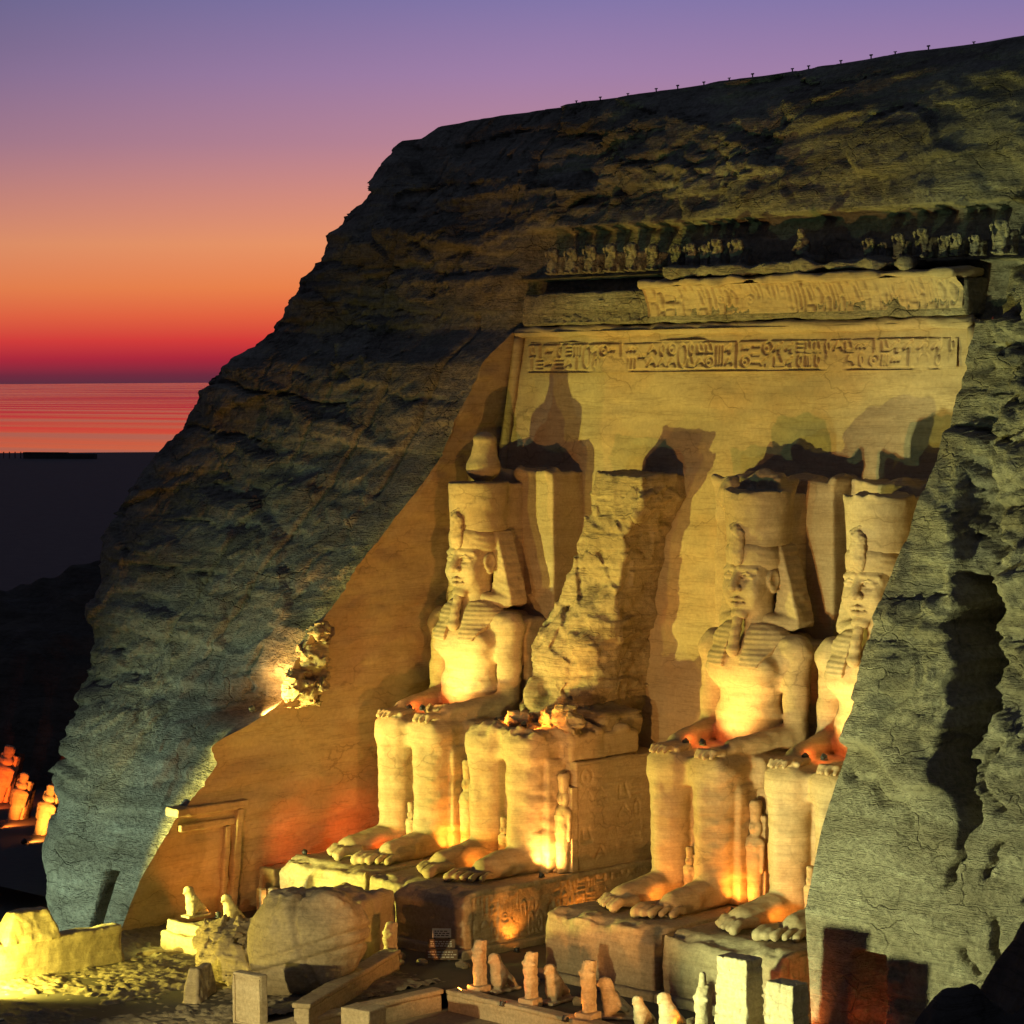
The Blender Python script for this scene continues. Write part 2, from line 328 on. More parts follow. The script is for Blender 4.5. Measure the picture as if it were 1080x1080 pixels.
# main floodlights
lamp((34, -31, -2.4), (-19.2, -9.5, 7.5), 40000, (1, .42, .10), 30, .5, .25, 1.6, 'large amber floodlight by the right rock flank aimed across at the left recess wall')
lamp((16.5, -43, -2.0), (.5, 1, 16), 36000, (1, .50, .13), 46, .55, .25, 1.6, 'large amber floodlight on the forecourt aimed across the whole temple front')
lamp((-20.5, -33, -.6), (-1, -3, 9.5), 62000, (.90, .85, .15), 66, .5, .25, 1.6, 'yellow floodlight on a mast beyond the gravel, aimed at the colossi')
lamp((-13.0, -36.8, -1.9), (-13.2, -25, -3.2), 12000, (1, .85, .12), 120, .8, .2, 1.2, 'yellow floodlight glaring on the gravel by the low wall')
lamp((13, -40, -1.6), (25, -13, 8), 66000, (.84, .95, .42), 70, .5, .6, 1.6, 'pale green floodlight aimed at the right rock flank')
lamp((-26, -46, -3.2), (-24.5, -17, 1.5), 32000, (.62, .95, .70), 54, 1.0, .25, 1.6, 'pale green floodlight aimed at the left cliff face')
lamp((6, -62, -3.4), (4, 2, 31), 17000, (.44, .80, .42), 36, .8, .3, 1.6, 'distant green floodlight aimed at the upper cliff and frieze')
lamp((7, -48, 1.5), (-1.0, -21, -2.0), 17000, (1, .84, .36), 56, .7, .2, 1.2, 'pale yellow floodlight on a mast aimed at the fallen head and the statue row')
UG = 'small uplights among the statues'
OR, RD, WH = (1, .31, .035), (1, .12, .012), (1, .50, .12)
def up(p, tg, w, col, label, size=120, sc=.55, glow=40): lamp(p, tg, w, col, size, .8, .08, sc, label, UG, 'uplight', glow)
# laps
for i, nm, sgn in ((0, 'leftmost', 1), (2, 'flat-crowned', 1), (3, 'rightmost', 1)):
    X = XCs[i]
    up((X-1.0, -7.4, 7.6), (X-.9, -5.2, 7.9), 230, (1, .17, .03), 'small uplight at the left of the lap of the %s colossus' % nm)
    up((X+.35, -7.7, 7.75), (X+.1, -4.8, 9.4), 1900, (1, .58, .15), 'small uplight at the right of the lap of the %s colossus' % nm, 74)
up((-5.6, -7.6, 7.5), (-4.6, -5.6, 7.9), 700, OR, 'small uplight before the slanted fragment on the shattered lap')
up((-7.9, -7.4, 7.5), (-7.1, -6.3, 7.9), 300, OR, 'small uplight before the small fragment on the shattered lap')
# feet
for i, nm in ((0, 'leftmost'), (1, 'shattered'), (2, 'flat-crowned'), (3, 'rightmost')):
    X = XCs[i]
    up((X+.05, -10.9, .15), (X+.05, -8.2, 1.8), 380 if i != 0 else 240, OR if i > 0 else RD, 'small uplight between the feet of the %s colossus' % nm)
    up((X+3.1, -8.6, .15), (X+2.9, -6.6, 3.2), (1000, 1700, 900, 150)[i], (OR, WH, OR, RD)[i], 'small uplight beside the right heel of the %s colossus' % nm)
up((-17.05, -12.9, .15), (-19.4, -11.0, .2), 260, RD, 'red uplight at the foot of the left wall, nearer the chapel door', 150)
up((-17.05, -8.9, .2), (-19.4, -7.2, .2), 300, RD, 'red uplight at the foot of the left wall, nearest the leftmost colossus', 150)
up((-17.35, -13.0, -2.9), (-17.3, -11.5, 0), 900, OR, 'uplight deep inside the glowing gap by the yellow pier', 150)
up((-17.4, -15.0, -2.95), (-17.5, -14.1, -1.5), 250, WH, 'uplight in front of the slim posts of the glowing gap', 150)
up((-15.9, -19.6, -2.05), (-18.9, -17.6, .5), 500, OR, 'uplight on the altar platform washing the chapel door')
up((-2.2, -11.6, -3.0), (-2.9, -11.2, 0), 420, OR, 'uplight below the inscribed pedestal side, nearer the viewer', 110)
up((-2.2, -6.8, -3.0), (-2.9, -6.5, 0), 420, OR, 'uplight below the inscribed pedestal side, nearer the entrance', 110)
up((5.9, -20.3, -2.95), (5.9, -19.6, -1), 130, RD, 'tiny red uplight at the plinth of the second tall figure', 140)
up((2.6, -19.9, -2.95), (3.2, -19.2, -1.5), 130, OR, 'tiny orange uplight at the plinth of the leftmost tall figure', 140)
up((10.0, -20.4, -2.95), (10.0, -19.2, -1.5), 130, OR, 'tiny orange uplight at the plinth of the broken tall figure', 140)
up((15.4, -19.0, -2.9), (15.0, -19.9, -1.0), 130, OR, 'tiny orange uplight behind the slim crowned figure', 140)
up((19.6, -16.6, -2.8), (17.9, -13.5, -.5), 350, (1, .22, .04), 'red uplight beside the rightmost pedestal', 140)
up((22.9, -15.6, -2.6), (22.9, -14.2, 1.0), 40, RD, 'red uplight inside the doorway of the right flank', 140)
up((-18.7, -15.0, 7.9), (-18.1, -12.3, 8.7), 5000, WH, 'lamp hidden in the rock cavity under the glowing spur', 120)
for (px, py, w_, c_) in ((14, 870, 4500, (1, .22, .025)), (42, 886, 6500, (1, .33, .045)), (-4, 852, 3000, (1, .14, .015))):
    p = at(px, py, 2, -4.4); up((p[0]+.5, p[1]-1.5, -4.2), (p[0]+.1, p[1]+.4, -3.7), w_, c_, {14: 'uplight before the second figure on the dark hill', 42: 'uplight before the brightest figure on the dark hill', -4: 'uplight before the figure cut by the left edge'}[px], 80, .7)

# ------------------------------------------------------------------ ground, lake
def sheet(name, x0, x1, y0, y1, z, m, kind='structure'):
    o = link(name, mesh(name, [(x0, y0, z), (x1, y0, z), (x1, y1, z), (x0, y1, z)], [(0, 1, 2, 3)], False), m); tag(o, kind=kind); return o
M_GROUND = mat_plain('dark_earth', (.09, .075, .06), .95, .35, .4, 0, .4)
M_FORE = mat_plain('forecourt_stone', (.085, .07, .052), .9, .3, 1.6, 0, .35)
gx = link('ground', mesh('ground', [(-1050, -400, -4.4), (500, -400, -4.4), (500, 500, -4.4), (-340, 820, -4.4), (-625, 785, -4.4), (-1160, 265, -4.4)], [(0, 1, 2, 3, 4, 5)], False), M_GROUND); tag(gx, kind='structure')
def mat_water():
    m = D.materials.new('lake_water'); m.use_nodes = True; t = m.node_tree; n = t.nodes; l = t.links; b = n['Principled BSDF']
    b.inputs['Base Color'].default_value = (.01, .012, .02, 1); b.inputs['IOR'].default_value = 1.33; b.inputs['Specular IOR Level'].default_value = .5
    geo = n.new('ShaderNodeNewGeometry'); mp = n.new('ShaderNodeMapping'); mp.inputs['Rotation'].default_value = (0, 0, rad(-46)); mp.inputs['Scale'].default_value = (.0006, .006, 1); l.new(geo.outputs['Position'], mp.inputs['Vector'])
    tx = n.new('ShaderNodeTexNoise'); tx.inputs['Scale'].default_value = 1; tx.inputs['Detail'].default_value = 3; l.new(mp.outputs[0], tx.inputs['Vector'])
    r = n.new('ShaderNodeMapRange'); r.inputs['From Min'].default_value = .38; r.inputs['From Max'].default_value = .6; r.inputs['To Min'].default_value = .025; r.inputs['To Max'].default_value = .12; l.new(tx.outputs['Fac'], r.inputs['Value']); l.new(r.outputs[0], b.inputs['Roughness'])
    return m
lake = sheet('lake', -60000, 8000, -8000, 60000, -12, mat_water())

# ------------------------------------------------------------------ the cliff
def wid(z): return 19.5-.13*np.minimum(z, 28.0)
ZL = [-6, -4.4, -.6, 2.6, 5.9, 8, 12, 16.5, 21, 26.2, 28, 31, 34, 36.5, 38.5, 40, 41.0, 41.6, 42.2]
YL = [-24, -23.2, -21.7, -19.5, -16.7, -13.8, -11.2, -7.2, -3.1, -.4, 1.7, 2.3, 3.4, 5.4, 7.4, 9.0, 10.4, 15, 45]
ZR = [-6, 2.3, 5.7, 9.2, 14, 18.1, 23.3, 28, 31, 34, 36.5, 38.5, 40, 41.0, 41.6, 42.2]
YR = [-15.6, -15, -13.3, -10.9, -7.7, -4.2, -1.0, 1.7, 2.3, 3.4, 5.4, 7.4, 9.0, 10.4, 15, 45]
def yfront(x, z):
    zt = z-(.35+np.clip(.034*(x+20), -.8, 2.2))*sstep(33, 40, z)
    return np.interp(zt, ZL, YL)+(np.interp(zt, ZR, YR)-np.interp(zt, ZL, YL))*sstep(-17, 17, x)
def blocks(x, z, lay, bw, seed):
    """bedded, jointed rock: layer and block offsets, crack depth"""
    zz = z/lay; i = np.floor(zz); f = zz-i
    w = bw*(.6+.9*rnd1(i, seed)); xx = x/w+rnd1(i, seed+1)*7; j = np.floor(xx); g = xx-j
    off = _h(i.astype(np.int64), j.astype(np.int64), i.astype(np.int64)*0, seed+2)
    lo = rnd1(i, seed+3)
    dj = np.minimum(g, 1-g)*w; di = np.minimum(f, 1-f)*lay
    return off, lo, dj, di, f
def facets(x, z, cx, cz, s):
    """angular broken faces: jittered cells, each with its own offset and tilt"""
    X, Z = x/cx, z/cz; ix, iz = np.floor(X), np.floor(Z); best = np.full(X.shape, 9.0); sec = np.full(X.shape, 9.0); val = np.zeros(X.shape)
    for a in (-1, 0, 1):
        for b in (-1, 0, 1):
            jx, jz = (ix+a).astype(np.int64), (iz+b).astype(np.int64); o = jx*0
            dx, dz = X-jx-_h(jx, jz, o, s), Z-jz-_h(jx, jz, o, s+1); d = np.maximum(np.abs(dx), np.abs(dz))*.6+np.hypot(dx, dz)*.4
            v = (_h(jx, jz, o, s+2)-.5)+(_h(jx, jz, o, s+3)-.5)*1.1*dx+(_h(jx, jz, o, s+4)-.35)*1.0*dz
            m = d < best; sec = np.where(m, best, np.minimum(sec, d)); val = np.where(m, v, val); best = np.where(m, d, best)
    return val, sec-best
def disp(x, y, z):
    wx = x+1.1*fbm(x/5, y/5, z/3, 3, 21); wz = z+.7*fbm(x/7, z/5, y/7, 3, 31)+.03*x+.04*y
    n1 = fbm(x/12, y/12, z/7, 4, 1); n2 = fbm(x/3.6, y/3.6, z/1.4, 4, 2); n3 = fbm(x/1.1, y/1.1, z/.5, 3, 3)
    o1, l1, dj1, di1, f1 = blocks(wx, wz, 2.6, 7.0, 5); o2, l2, dj2, di2, f2 = blocks(wx+3, wz+.7, .75, 2.6, 9)
    o3, l3, dj3, di3, f3 = blocks(wx+1.7+.4*wz, wz+.2*vnoise(x*1.5, y, z*1.5, 57), .42, 1.3, 15)
    v1, e1 = facets(wx+.5*wz, wz, 5.2, 2.3, 51); v2, e2 = facets(wx-.3*wz, wz, 1.9, .85, 61); v3, e3 = facets(wx, wz, .8, .42, 66)
    mk = sstep(-.25, .35, fbm(x/8, y/8, z/4, 3, 44)); mj = sstep(.0, .4, fbm(x/6+9, y/6, z/3, 3, 48))
    up_ = sstep(31, 37, z); d = (.45+.3*up_)*n1+(.10+.2*up_)*n2+.05*n3+.4*(o1-.5)+.35*(l1-.5)+(.65+.45*up_)*v1+(.08+.34*mj)*v2+(.04+.16*mj)*v3+(.2+.8*mk)*((o2-.5)*.35+(l2-.5)*.36+.12*(f2-.5))+.22*(o3-.5)+.12*(l3-.5)
    d -= .55*np.exp(-(di1/.10)**2)*(l1 > .5)*sstep(-.3, .1, fbm(x/5, y/5, z/5, 2, 49))+.35*np.exp(-(dj1/.10)**2)*(o1 > .6)+.16*mk*np.exp(-(di2/.06)**2)*(o2 > .4)+.2*mj*np.exp(-(e2/.06)**2)
    return d
def cliff_amp(x, z):
    s = -wid(z)-x                                    # distance left of the recess
    a = np.ones_like(x)*.95
    strip = sstep(9.5, 7.5, s)*(s > -1)*(z < 30)
    a = a*(1-.35*strip)*(1-.45*sstep(3.3, 2.9, s)*(s > -1)*(z < 30))*np.where(x < -15, .85, 1)
    lowL = sstep(3.2, 1.0, z)*(x < 0); a = a*(1-.72*lowL)
    R = x > 0; lowR = sstep(10.5, 7.5, z+.12*(x-18))*R; a = a*(1-.82*lowR); a = np.where(R, a*1.0*(1-.6*sstep(wid(z)+2.2, wid(z)+.2, x)), a)
    top = sstep(-18.5, -15.5, x)*sstep(18, 15.5, x)*sstep(26, 28, z)*sstep(34.5, 33.4, z); a = a*(1-.75*top)
    return a
def cliff_extra(x, z):
    e = np.zeros_like(x); s = -wid(z)-x
    left = (x < -5)
    e += left*(.22*sstep(2.7, 3.5, s)*(z < 31)+.25*sstep(6.7, 7.5, s)*(z < 36)+.2*sstep(1.0, 3.5, 0*s+6-z))
    # diagonal joints parallel to the cut edge
    for s0 in (3.1, 7.1, 11.5): e -= left*(z > 6)*.5*np.exp(-((s-s0-.25*fbm(z/1.6, z*0, z*0, 3, 97))/.11)**2)*(fbm(z/3, z*0+s0, z*0, 2, 98) > -.3)
    # cavity where the lit lamp sits on the recess edge
    e -= left*2.2*np.exp(-((s-1.9)/1.7)**2-((z-8.3)/.95)**2)
    e += left*1.3*np.exp(-((s+.2)/1.0)**2-((z-6.2)/.7)**2)
    R = x > 5
    xl = 21.5+.465*(14.6-z)+.2*np.sin(z*1.3)+.4*fbm(z/.9, z*0, z*0, 4, 91); xr = xl+.25+1.25*sstep(6.4, 12.5, z)+.25*np.floor(z*.9)%2*.3
    e -= R*3.4*sstep(xl, xl+.2, x)*sstep(xr+.5, xr, x)*sstep(6.0, 7.5, z)*sstep(16.6, 15.2, z)
    e -= R*.9*np.exp(-((x-xl-.2)/.15)**2)*sstep(-.5, 1.5, z)*sstep(9, 7, z)*(fbm(z/1.5, z*0, z*0, 2, 93) > -.25)
    x2 = xl+2.1+.3*np.sin(z*2.1); e -= R*.8*np.exp(-((x-x2)/.14)**2)*sstep(-1, 1, z)*sstep(10.5, 9, z)*(fbm(z/1.3, z*0, z*0, 2, 94) > -.3)
    x3 = xl+4.3+.4*fbm(z/1.1, z*0, z*0, 3, 95); e -= R*.7*np.exp(-((x-x3)/.12)**2)*sstep(8, 6, z)
    e += R*1.3*sstep(xr+.1, xr+.9, x)*sstep(13.5, 16.5, z)*sstep(31, 28, z)
    e += R*.9*sstep(8.4, 9.0, z+.12*(x-18)+.5*np.sin(x*.9))*sstep(xl+.1, xl-.3, x)*sstep(23, 18, z)
    e -= R*.55*np.exp(-((z-7.6+.32*(x-20)+.2*np.sin(x*3))/.12)**2)*(x > 18.9)*(x < 23.5)
    e -= R*1.3*sstep(21.9, 22.05, x)*sstep(23.75, 23.6, x)*sstep(1.0, .8, z)
    e -= left*1.2*sstep(-22.6, -22.45, x)*sstep(-21.5, -21.65, x)*sstep(-.3, -.45, z)
    # ledge with the baboon frieze above the cornice
    T = sstep(-16.5, -15, x)*sstep(19.5, 18.5, x)
    e -= T*1.25*sstep(30.7, 30.85, z)*sstep(33.55, 33.35, z)
    e -= T*1.3*sstep(27.75, 27.9, z)*sstep(30.75, 30.6, z)
    return e
def cliff_xyz(x, z, dirx=None, diry=None, y0=None):
    y = yfront(x, z) if y0 is None else y0
    d = disp(x, y, z)*cliff_amp(x, z)+cliff_extra(x, z)
    d = d*sstep(46, 39, z)
    if dirx is None: return np.stack([x, y-d, z], -1)
    return np.stack([x+dirx*d, y+diry*d, z], -1)
zs = np.concatenate([np.arange(-4.2, 41.2, .15), np.array([41.25, 41.4, 41.6, 41.8, 42.0, 42.2, 42.6, 43.2])])
# silhouette (left end) of the cliff per height
SZ = [-6, -3.3, .4, 3.1, 5.9, 8.6, 11.2, 13.8, 16, 18.2, 20.5, 24.1, 26.8, 29.4, 33.6, 37.2, 41, 44]
SX = [-27.5, -28, -29.6, -31.8, -34.5, -37.6, -39.3, -41.2, -42.6, -43.2, -43.2, -40.9, -38.6, -36.6, -34.6, -34.2, -34.4, -34.4]
def panel_left():
    Z = zs; RR = 5.0; nb, na = 70, 34
    xe = -wid(Z); xs = np.interp(Z, SZ, SX)+.69*RR+.5*fbm(Z/3, Z*0, Z*0, 3, 77)
    nf = 200; P = np.zeros((nb+na+nf, len(Z), 3))
    t = (np.arange(nf)+1)/nf
    for k in range(nf):
        x = xs+(xe-xs)*t[k]; P[nb+na+k] = cliff_xyz(x, Z)
    yf = yfront(xs, Z)
    for k in range(na):
        a = rad(72)*(1-k/na); x = xs-RR*math.sin(a); y = yf+RR*(1-math.cos(a))
        dx, dy = -math.sin(a), -math.cos(a); P[nb+k] = cliff_xyz(x, Z, dx, dy, y)
    a = rad(72); x1 = xs-RR*math.sin(a); y1 = yf+RR*(1-math.cos(a))
    for k in range(nb):
        s = 26*(1-k/nb)**1.3; x = x1-s*math.cos(a); y = y1+s*math.sin(a); P[k] = cliff_xyz(x, Z, -math.sin(a), -math.cos(a), y)
    return P
def panel_right():
    Z = zs; nf = 190; P = np.zeros((nf+1, len(Z), 3)); xe = wid(Z)
    for k in range(nf+1): P[k] = cliff_xyz(xe+(46-xe)*k/nf, Z)
    return P
zt_ = np.concatenate([[27.75], zs[zs > 27.8]])
def panel_top():
    nf = 220; P = np.zeros((nf+1, len(zt_), 3)); w = wid(28.0)
    for k in range(nf+1): P[k] = cliff_xyz(np.full(len(zt_), -w+2*w*k/nf), zt_)
    return P
PL, PR, PT = panel_left(), panel_right(), panel_top()
Vc, Fc, off = [], [], 0
for P in (PL, PR, PT):
    Vc.append(P.reshape(-1, 3)); Fc.append(grid_faces(P.shape[0], P.shape[1], off)); off += P.shape[0]*P.shape[1]
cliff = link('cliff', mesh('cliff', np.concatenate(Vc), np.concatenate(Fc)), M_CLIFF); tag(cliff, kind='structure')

# ------------------------------------------------------------------ carved panels (hieroglyphs as real relief)
def glyph_map(w, h, cell_w, cell_h, res, seed, border=True, vertical=False, density=1.0):
    r = np.random.default_rng(seed); nx, nz = int(w/res)+1, int(h/res)+1
    X, Z = np.meshgrid(np.arange(nx)*res, np.arange(nz)*res, indexing='ij'); Hm = np.zeros((nx, nz))
    def stamp(mask): np.maximum(Hm, np.clip(mask, 0, 1), out=Hm)
    def ln(x0, z0, x1, z1, t):
        ex, ez = x1-x0, z1-z0; u = np.clip(((X-x0)*ex+(Z-z0)*ez)/(ex*ex+ez*ez+1e-9), 0, 1)
        d = np.hypot(X-x0-u*ex, Z-z0-u*ez); stamp((t-d)/res+.5)
    def loc(x, z, rx): return slice(max(0, int((x-rx)/res)), int((x+rx)/res)+2)
    t = .035+res*.4
    if border:
        ln(0, .08, w, .08, t); ln(0, h-.08, w, h-.08, t)
    x = .12
    while x < w-cell_w:
        cw = cell_w*r.uniform(.65, 1.25); rows = max(1, int(round(h/cell_h)))
        full = (not vertical) and r.random() < .22
        rows_ = 1 if full else rows
        if vertical: ln(x-.02, .1, x-.02, h-.1, t*.8)
        for k in range(rows_):
            ch = (h-.3)/rows_; zc = .15+ch*(k+.5); xc = x+cw/2; S = min(cw, ch)*.42; g = r.integers(0, 9)
            if r.random() > density: continue
            sx = slice(max(0, int((xc-cw)/res)), int((xc+cw)/res)+2)
            Xs, Zs, Hs = X[sx], Z[sx], Hm[sx]
            def st(m): np.maximum(Hs, np.clip(m, 0, 1), out=Hs)
            dd = np.hypot(Xs-xc, Zs-zc)
            def seg(x0, z0, x1, z1, th=t):
                ex, ez = x1-x0, z1-z0; u = np.clip(((Xs-x0)*ex+(Zs-z0)*ez)/(ex*ex+ez*ez+1e-9), 0, 1); st((th-np.hypot(Xs-x0-u*ex, Zs-z0-u*ez))/res+.5)
            if g == 0: st((t-np.abs(dd-S))/res+.5); st((t*1.4-dd)/res+.5)
            elif g == 1: seg(xc, zc-ch*.42, xc, zc+ch*.42, t*1.5)
            elif g == 2:
                for q in (-.3, 0, .3): seg(xc-cw*.35, zc+q*ch, xc+cw*.35, zc+q*ch)
            elif g == 3:
                n = 5
                for i in range(n): seg(xc-cw*.4+i*cw*.8/n, zc+(S*.25 if i % 2 else -S*.25), xc-cw*.4+(i+1)*cw*.8/n, zc+(-S*.25 if i % 2 else S*.25))
            elif g == 4:
                st((S*.55-np.hypot((Xs-xc)*.7, Zs-zc))/res+.5); st((S*.28-np.hypot(Xs-xc-S*.5, Zs-zc-S*.75))/res+.5); seg(xc-S*.2, zc-S*.4, xc-S*.1, zc-S*1.1); seg(xc+S*.2, zc-S*.4, xc+S*.3, zc-S*1.1); seg(xc-S*.6, zc, xc-S*1.2, zc-S*.5, t*1.4)
            elif g == 5: st((t-np.abs(np.hypot((Xs-xc)*2.2, Zs-zc)-ch*.42)/1.5)/res+.5)
            elif g == 6:
                for q in (-.3, 0, .3): seg(xc+q*cw, zc-ch*.35, xc+q*cw, zc+ch*.35)
            elif g == 7: seg(xc-cw*.35, zc-ch*.3, xc+cw*.35, zc-ch*.3, t*1.4); seg(xc-cw*.35, zc-ch*.3, xc-cw*.35, zc+ch*.3); seg(xc+cw*.35, zc-ch*.3, xc+cw*.1, zc+ch*.35)
            else: seg(xc-S, zc-S*.6, xc, zc+S*.8); seg(xc, zc+S*.8, xc+S, zc-S*.6); seg(xc-S*.5, zc, xc+S*.5, zc)
        x += cw*1.08
    # soften
    for _ in range(1):
        Hm[1:-1, 1:-1] = (Hm[1:-1, 1:-1]*2+Hm[:-2, 1:-1]+Hm[2:, 1:-1]+Hm[1:-1, :-2]+Hm[1:-1, 2:])/6
    return X, Z, Hm
def carved(name, w, h, res, depth, fpos, m, parent, seed, cw, ch, vertical=False, border=True, rough=.02, density=1.0):
    """fpos(X,Z,d)-> points; d is inward depth"""
    X, Z, Hm = glyph_map(w, h, cw, ch, res, seed, border, vertical, density)
    wear = sstep(-.8, -.2, fbm(X/2.5, Z/2.5, X*0, 3, seed+3))
    d = depth*Hm*wear+rough*fbm(X/.5, Z/.3, X*0, 3, seed+5)
    P = fpos(X, Z, d); return link(name, mesh(name, P.reshape(-1, 3), grid_faces(*X.shape)), m, parent)

# ------------------------------------------------------------------ the rock-cut facade
fac = empty('temple_facade', (0, 0, 0)); tag(fac, 'huge smooth rock-cut sandstone facade with inscription band behind the seated colossi', 'temple front')
def fy(z): return .07*z
zf = np.arange(-3.6, 28.05, .18); nf = 190
uu = np.linspace(-1, 1, nf); Zg, Ug = np.meshgrid(zf, uu); Xg = Ug*wid(Zg)
Yg = fy(Zg)-.10*fbm(Xg/3, Zg*0, Zg/1.1, 4, 61)-.05*np.exp(-(np.mod(Zg+.3*fbm(Xg/9, Xg*0, Zg/9, 2, 5), 3.1)-1.5)**2/.01)
link('facade_wall', mesh('facade_wall', np.stack([Xg, Yg, Zg], -1).reshape(-1, 3), grid_faces(nf, len(zf))), M_FACADE, fac)
# left recess wall: from the facade out to the broken cliff edge
edge = PL[-1]; ny = 110; sel = np.where(zs < 28.0)[0]; ez = zs[sel]
tt = np.linspace(0, 1, ny)[:, None]; yb = fy(ez)[None, :]; ye = edge[sel, 1][None, :]
Yw = ye+(yb-ye)*tt; Zw = np.broadcast_to(ez[None, :], Yw.shape); Xw = -wid(Zw)
Xw = Xw-(.13*fbm(Yw/2.2, Zw/.9, Yw*0, 4, 71))*sstep(0, .06, tt)*sstep(1, .96, tt)+.9*np.exp(-((Zw-8.6)/.5)**2)*sstep(.1, 0, tt)*0
link('side_wall', mesh('side_wall', np.stack([Xw, Yw, Zw], -1).reshape(-1, 3), grid_faces(ny, len(sel))), M_FACADE, fac)
edgeR = PR[0]; tt = np.linspace(0, 1, 40)[:, None]; ye = edgeR[sel, 1][None, :]; Yw = ye+(yb-ye)*tt; Zw = np.broadcast_to(ez[None, :], Yw.shape); Xw = wid(Zw)+0*Yw
link('side_wall', mesh('side_wall_r', np.stack([Xw, Yw, Zw], -1).reshape(-1, 3), grid_faces(40, len(sel), 0, True)), M_FACADE, fac)
carved('inscription_band', 29.6, 1.7, .045, .24, lambda X, Z, d: np.stack([X-14.85, fy(25.5+Z)-.16+d, 25.5+Z], -1), M_FACADE, fac, 3, .72, .8)
def tube(pts, r, n=10, rough=0.0, seed=0):
    pts = np.array(pts, float); V = []; a = np.arange(n)*2*math.pi/n; m = len(pts)
    for i, p in enumerate(pts):
        tg = pts[min(i+1, m-1)]-pts[max(i-1, 0)]; tg /= np.linalg.norm(tg); s = np.cross(tg, [0, 1, 0] if abs(tg[1]) < .9 else [1, 0, 0]); s /= np.linalg.norm(s); b = np.cross(s, tg)
        rr = r if np.isscalar(r) else r[i]
        rr = rr*(1+rough*vnoise(np.cos(a)*1.5+p[0]*1.3, np.sin(a)*1.5+p[2]*1.3, a*0+p[1]+seed, seed))
        V.append(p+np.outer(rr*np.cos(a), s)+np.outer(rr*np.sin(a), b))
    F = [(i*n+j, i*n+(j+1) % n, (i+1)*n+(j+1) % n, (i+1)*n+j) for i in range(m-1) for j in range(n)]
    F += [tuple(range(n))[::-1], tuple((m-1)*n+j for j in range(n))]
    return np.concatenate(V), F
xx = np.arange(-15.7, 15.8, .25)
V, F = tube([(x, fy(27.8)-.12+.05*vnoise(np.array(x), np.array(0.), np.array(0.), 2), 27.75+.05*vnoise(np.array(x*.8), np.array(3.), np.array(0.), 4)) for x in xx], .3, 12, .35); link('torus_moulding', mesh('torus', V, F), M_FACADE, fac)
zz = np.arange(0, 27.8, .5)
V, F = tube([(-wid(z)+.35, fy(z)-.12, z) for z in zz], .3, 10, .15); link('torus_moulding', mesh('torusv', V, F), M_FACADE, fac)
V, F = tube([(wid(z)-.35, fy(z)-.12, z) for z in zz], .3, 10, .15); link('torus_moulding', mesh('torusv2', V, F), M_FACADE, fac)
# cornice: cavetto with vertical cartouches, whole on the right, broken back on the left
def cav(X, Z, d, x0, z0, out):
    y = 1.75-out*(Z/1.6)**1.8-.25
    return np.stack([X+x0, y+d, z0+Z], -1)
carved('cornice', 20.6, 1.55, .055, .16, lambda X, Z, d: cav(X, Z, d, -5.4, 28.45, .6)-np.stack([X*0, .25*np.clip(fbm(X/1.6, Z/.9, X*0, 3, 19)-.1, 0, 1)*-1, X*0], -1), M_FACADE, fac, 21, .55, 1.6, True, False, .04)
carved('cornice', 9.6, 1.2, .055, .16, lambda X, Z, d: cav(X, Z, d+.25*np.clip(fbm(X/1.5, Z/.8, X*0, 3, 9), 0, 1)+.25*Z, -15.0, 28.25, .3), M_CLIFF, fac, 22, .6, 1.3, True, False, .08)
def slab_rough(name, x0, x1, y0, y1, z0, z1, m, parent, amp=.15, seed=0, h=.14, r=.08, rz=0.0):
    e = .3+amp; s = Sculpt((x0-e, y0-e, z0-e), (x1+e, y1+e, z1+e), h); s.box((x0, y0, z0), (x1, y1, z1), r, .1, rz=rz); s.rough(amp, 1.1, seed); return link(name, s.mesh(name), m, parent)
slab_rough('cornice_top', -5.5, 15.2, .75, 3.2, 29.95, 30.35, M_FACADE, fac, .16, 5)
slab_rough('cornice_top', -4.0, 12.2, 1.0, 3.4, 30.45, 30.95, M_CLIFF, fac, .25, 6)
slab_rough('cornice_core', -15.2, 15.3, 1.62, 3.4, 28.1, 29.9, M_CLIFF, fac, .08, 7)

# ------------------------------------------------------------------ baboons of the top frieze
b = Sculpt((-.75, -.75, -.05), (.75, .6, 2.35), .05)
b.box((-.5, -.1, 0), (.5, .6, 1.3), .1, .1); b.ell((0, -.15, .75), (.42, .38, .75), .15); b.ell((0, -.3, 1.62), (.3, .33, .3), .1); b.ell((0, -.52, 1.52), (.15, .2, .13), .08)
for s in (-1, 1):
    b.cone((s*.38, -.3, .95), (s*.5, -.45, 1.3), .14, .1, .1); b.cone((s*.5, -.45, 1.3), (s*.42, -.5, 1.62), .1, .09, .08); b.cone((s*.25, -.4, .1), (s*.27, -.35, .7), .17, .15, .12); b.ell((s*.26, -.58, .1), (.14, .22, .1), .06)
b.rough(.09, .4, 3); ME_BAB = b.mesh('baboon')
bx = [(587.5, 1), (607, 1), (627, 1), (649, 1), (671, 1), (693, .95), (717, .8), (733, .9), (747, .75), (760, 1), (781, 1), (920, .75), (935, .6), (952, .8), (977, .95), (999, .7), (1012, .8), (1032, .7), (1060, 1.1)]
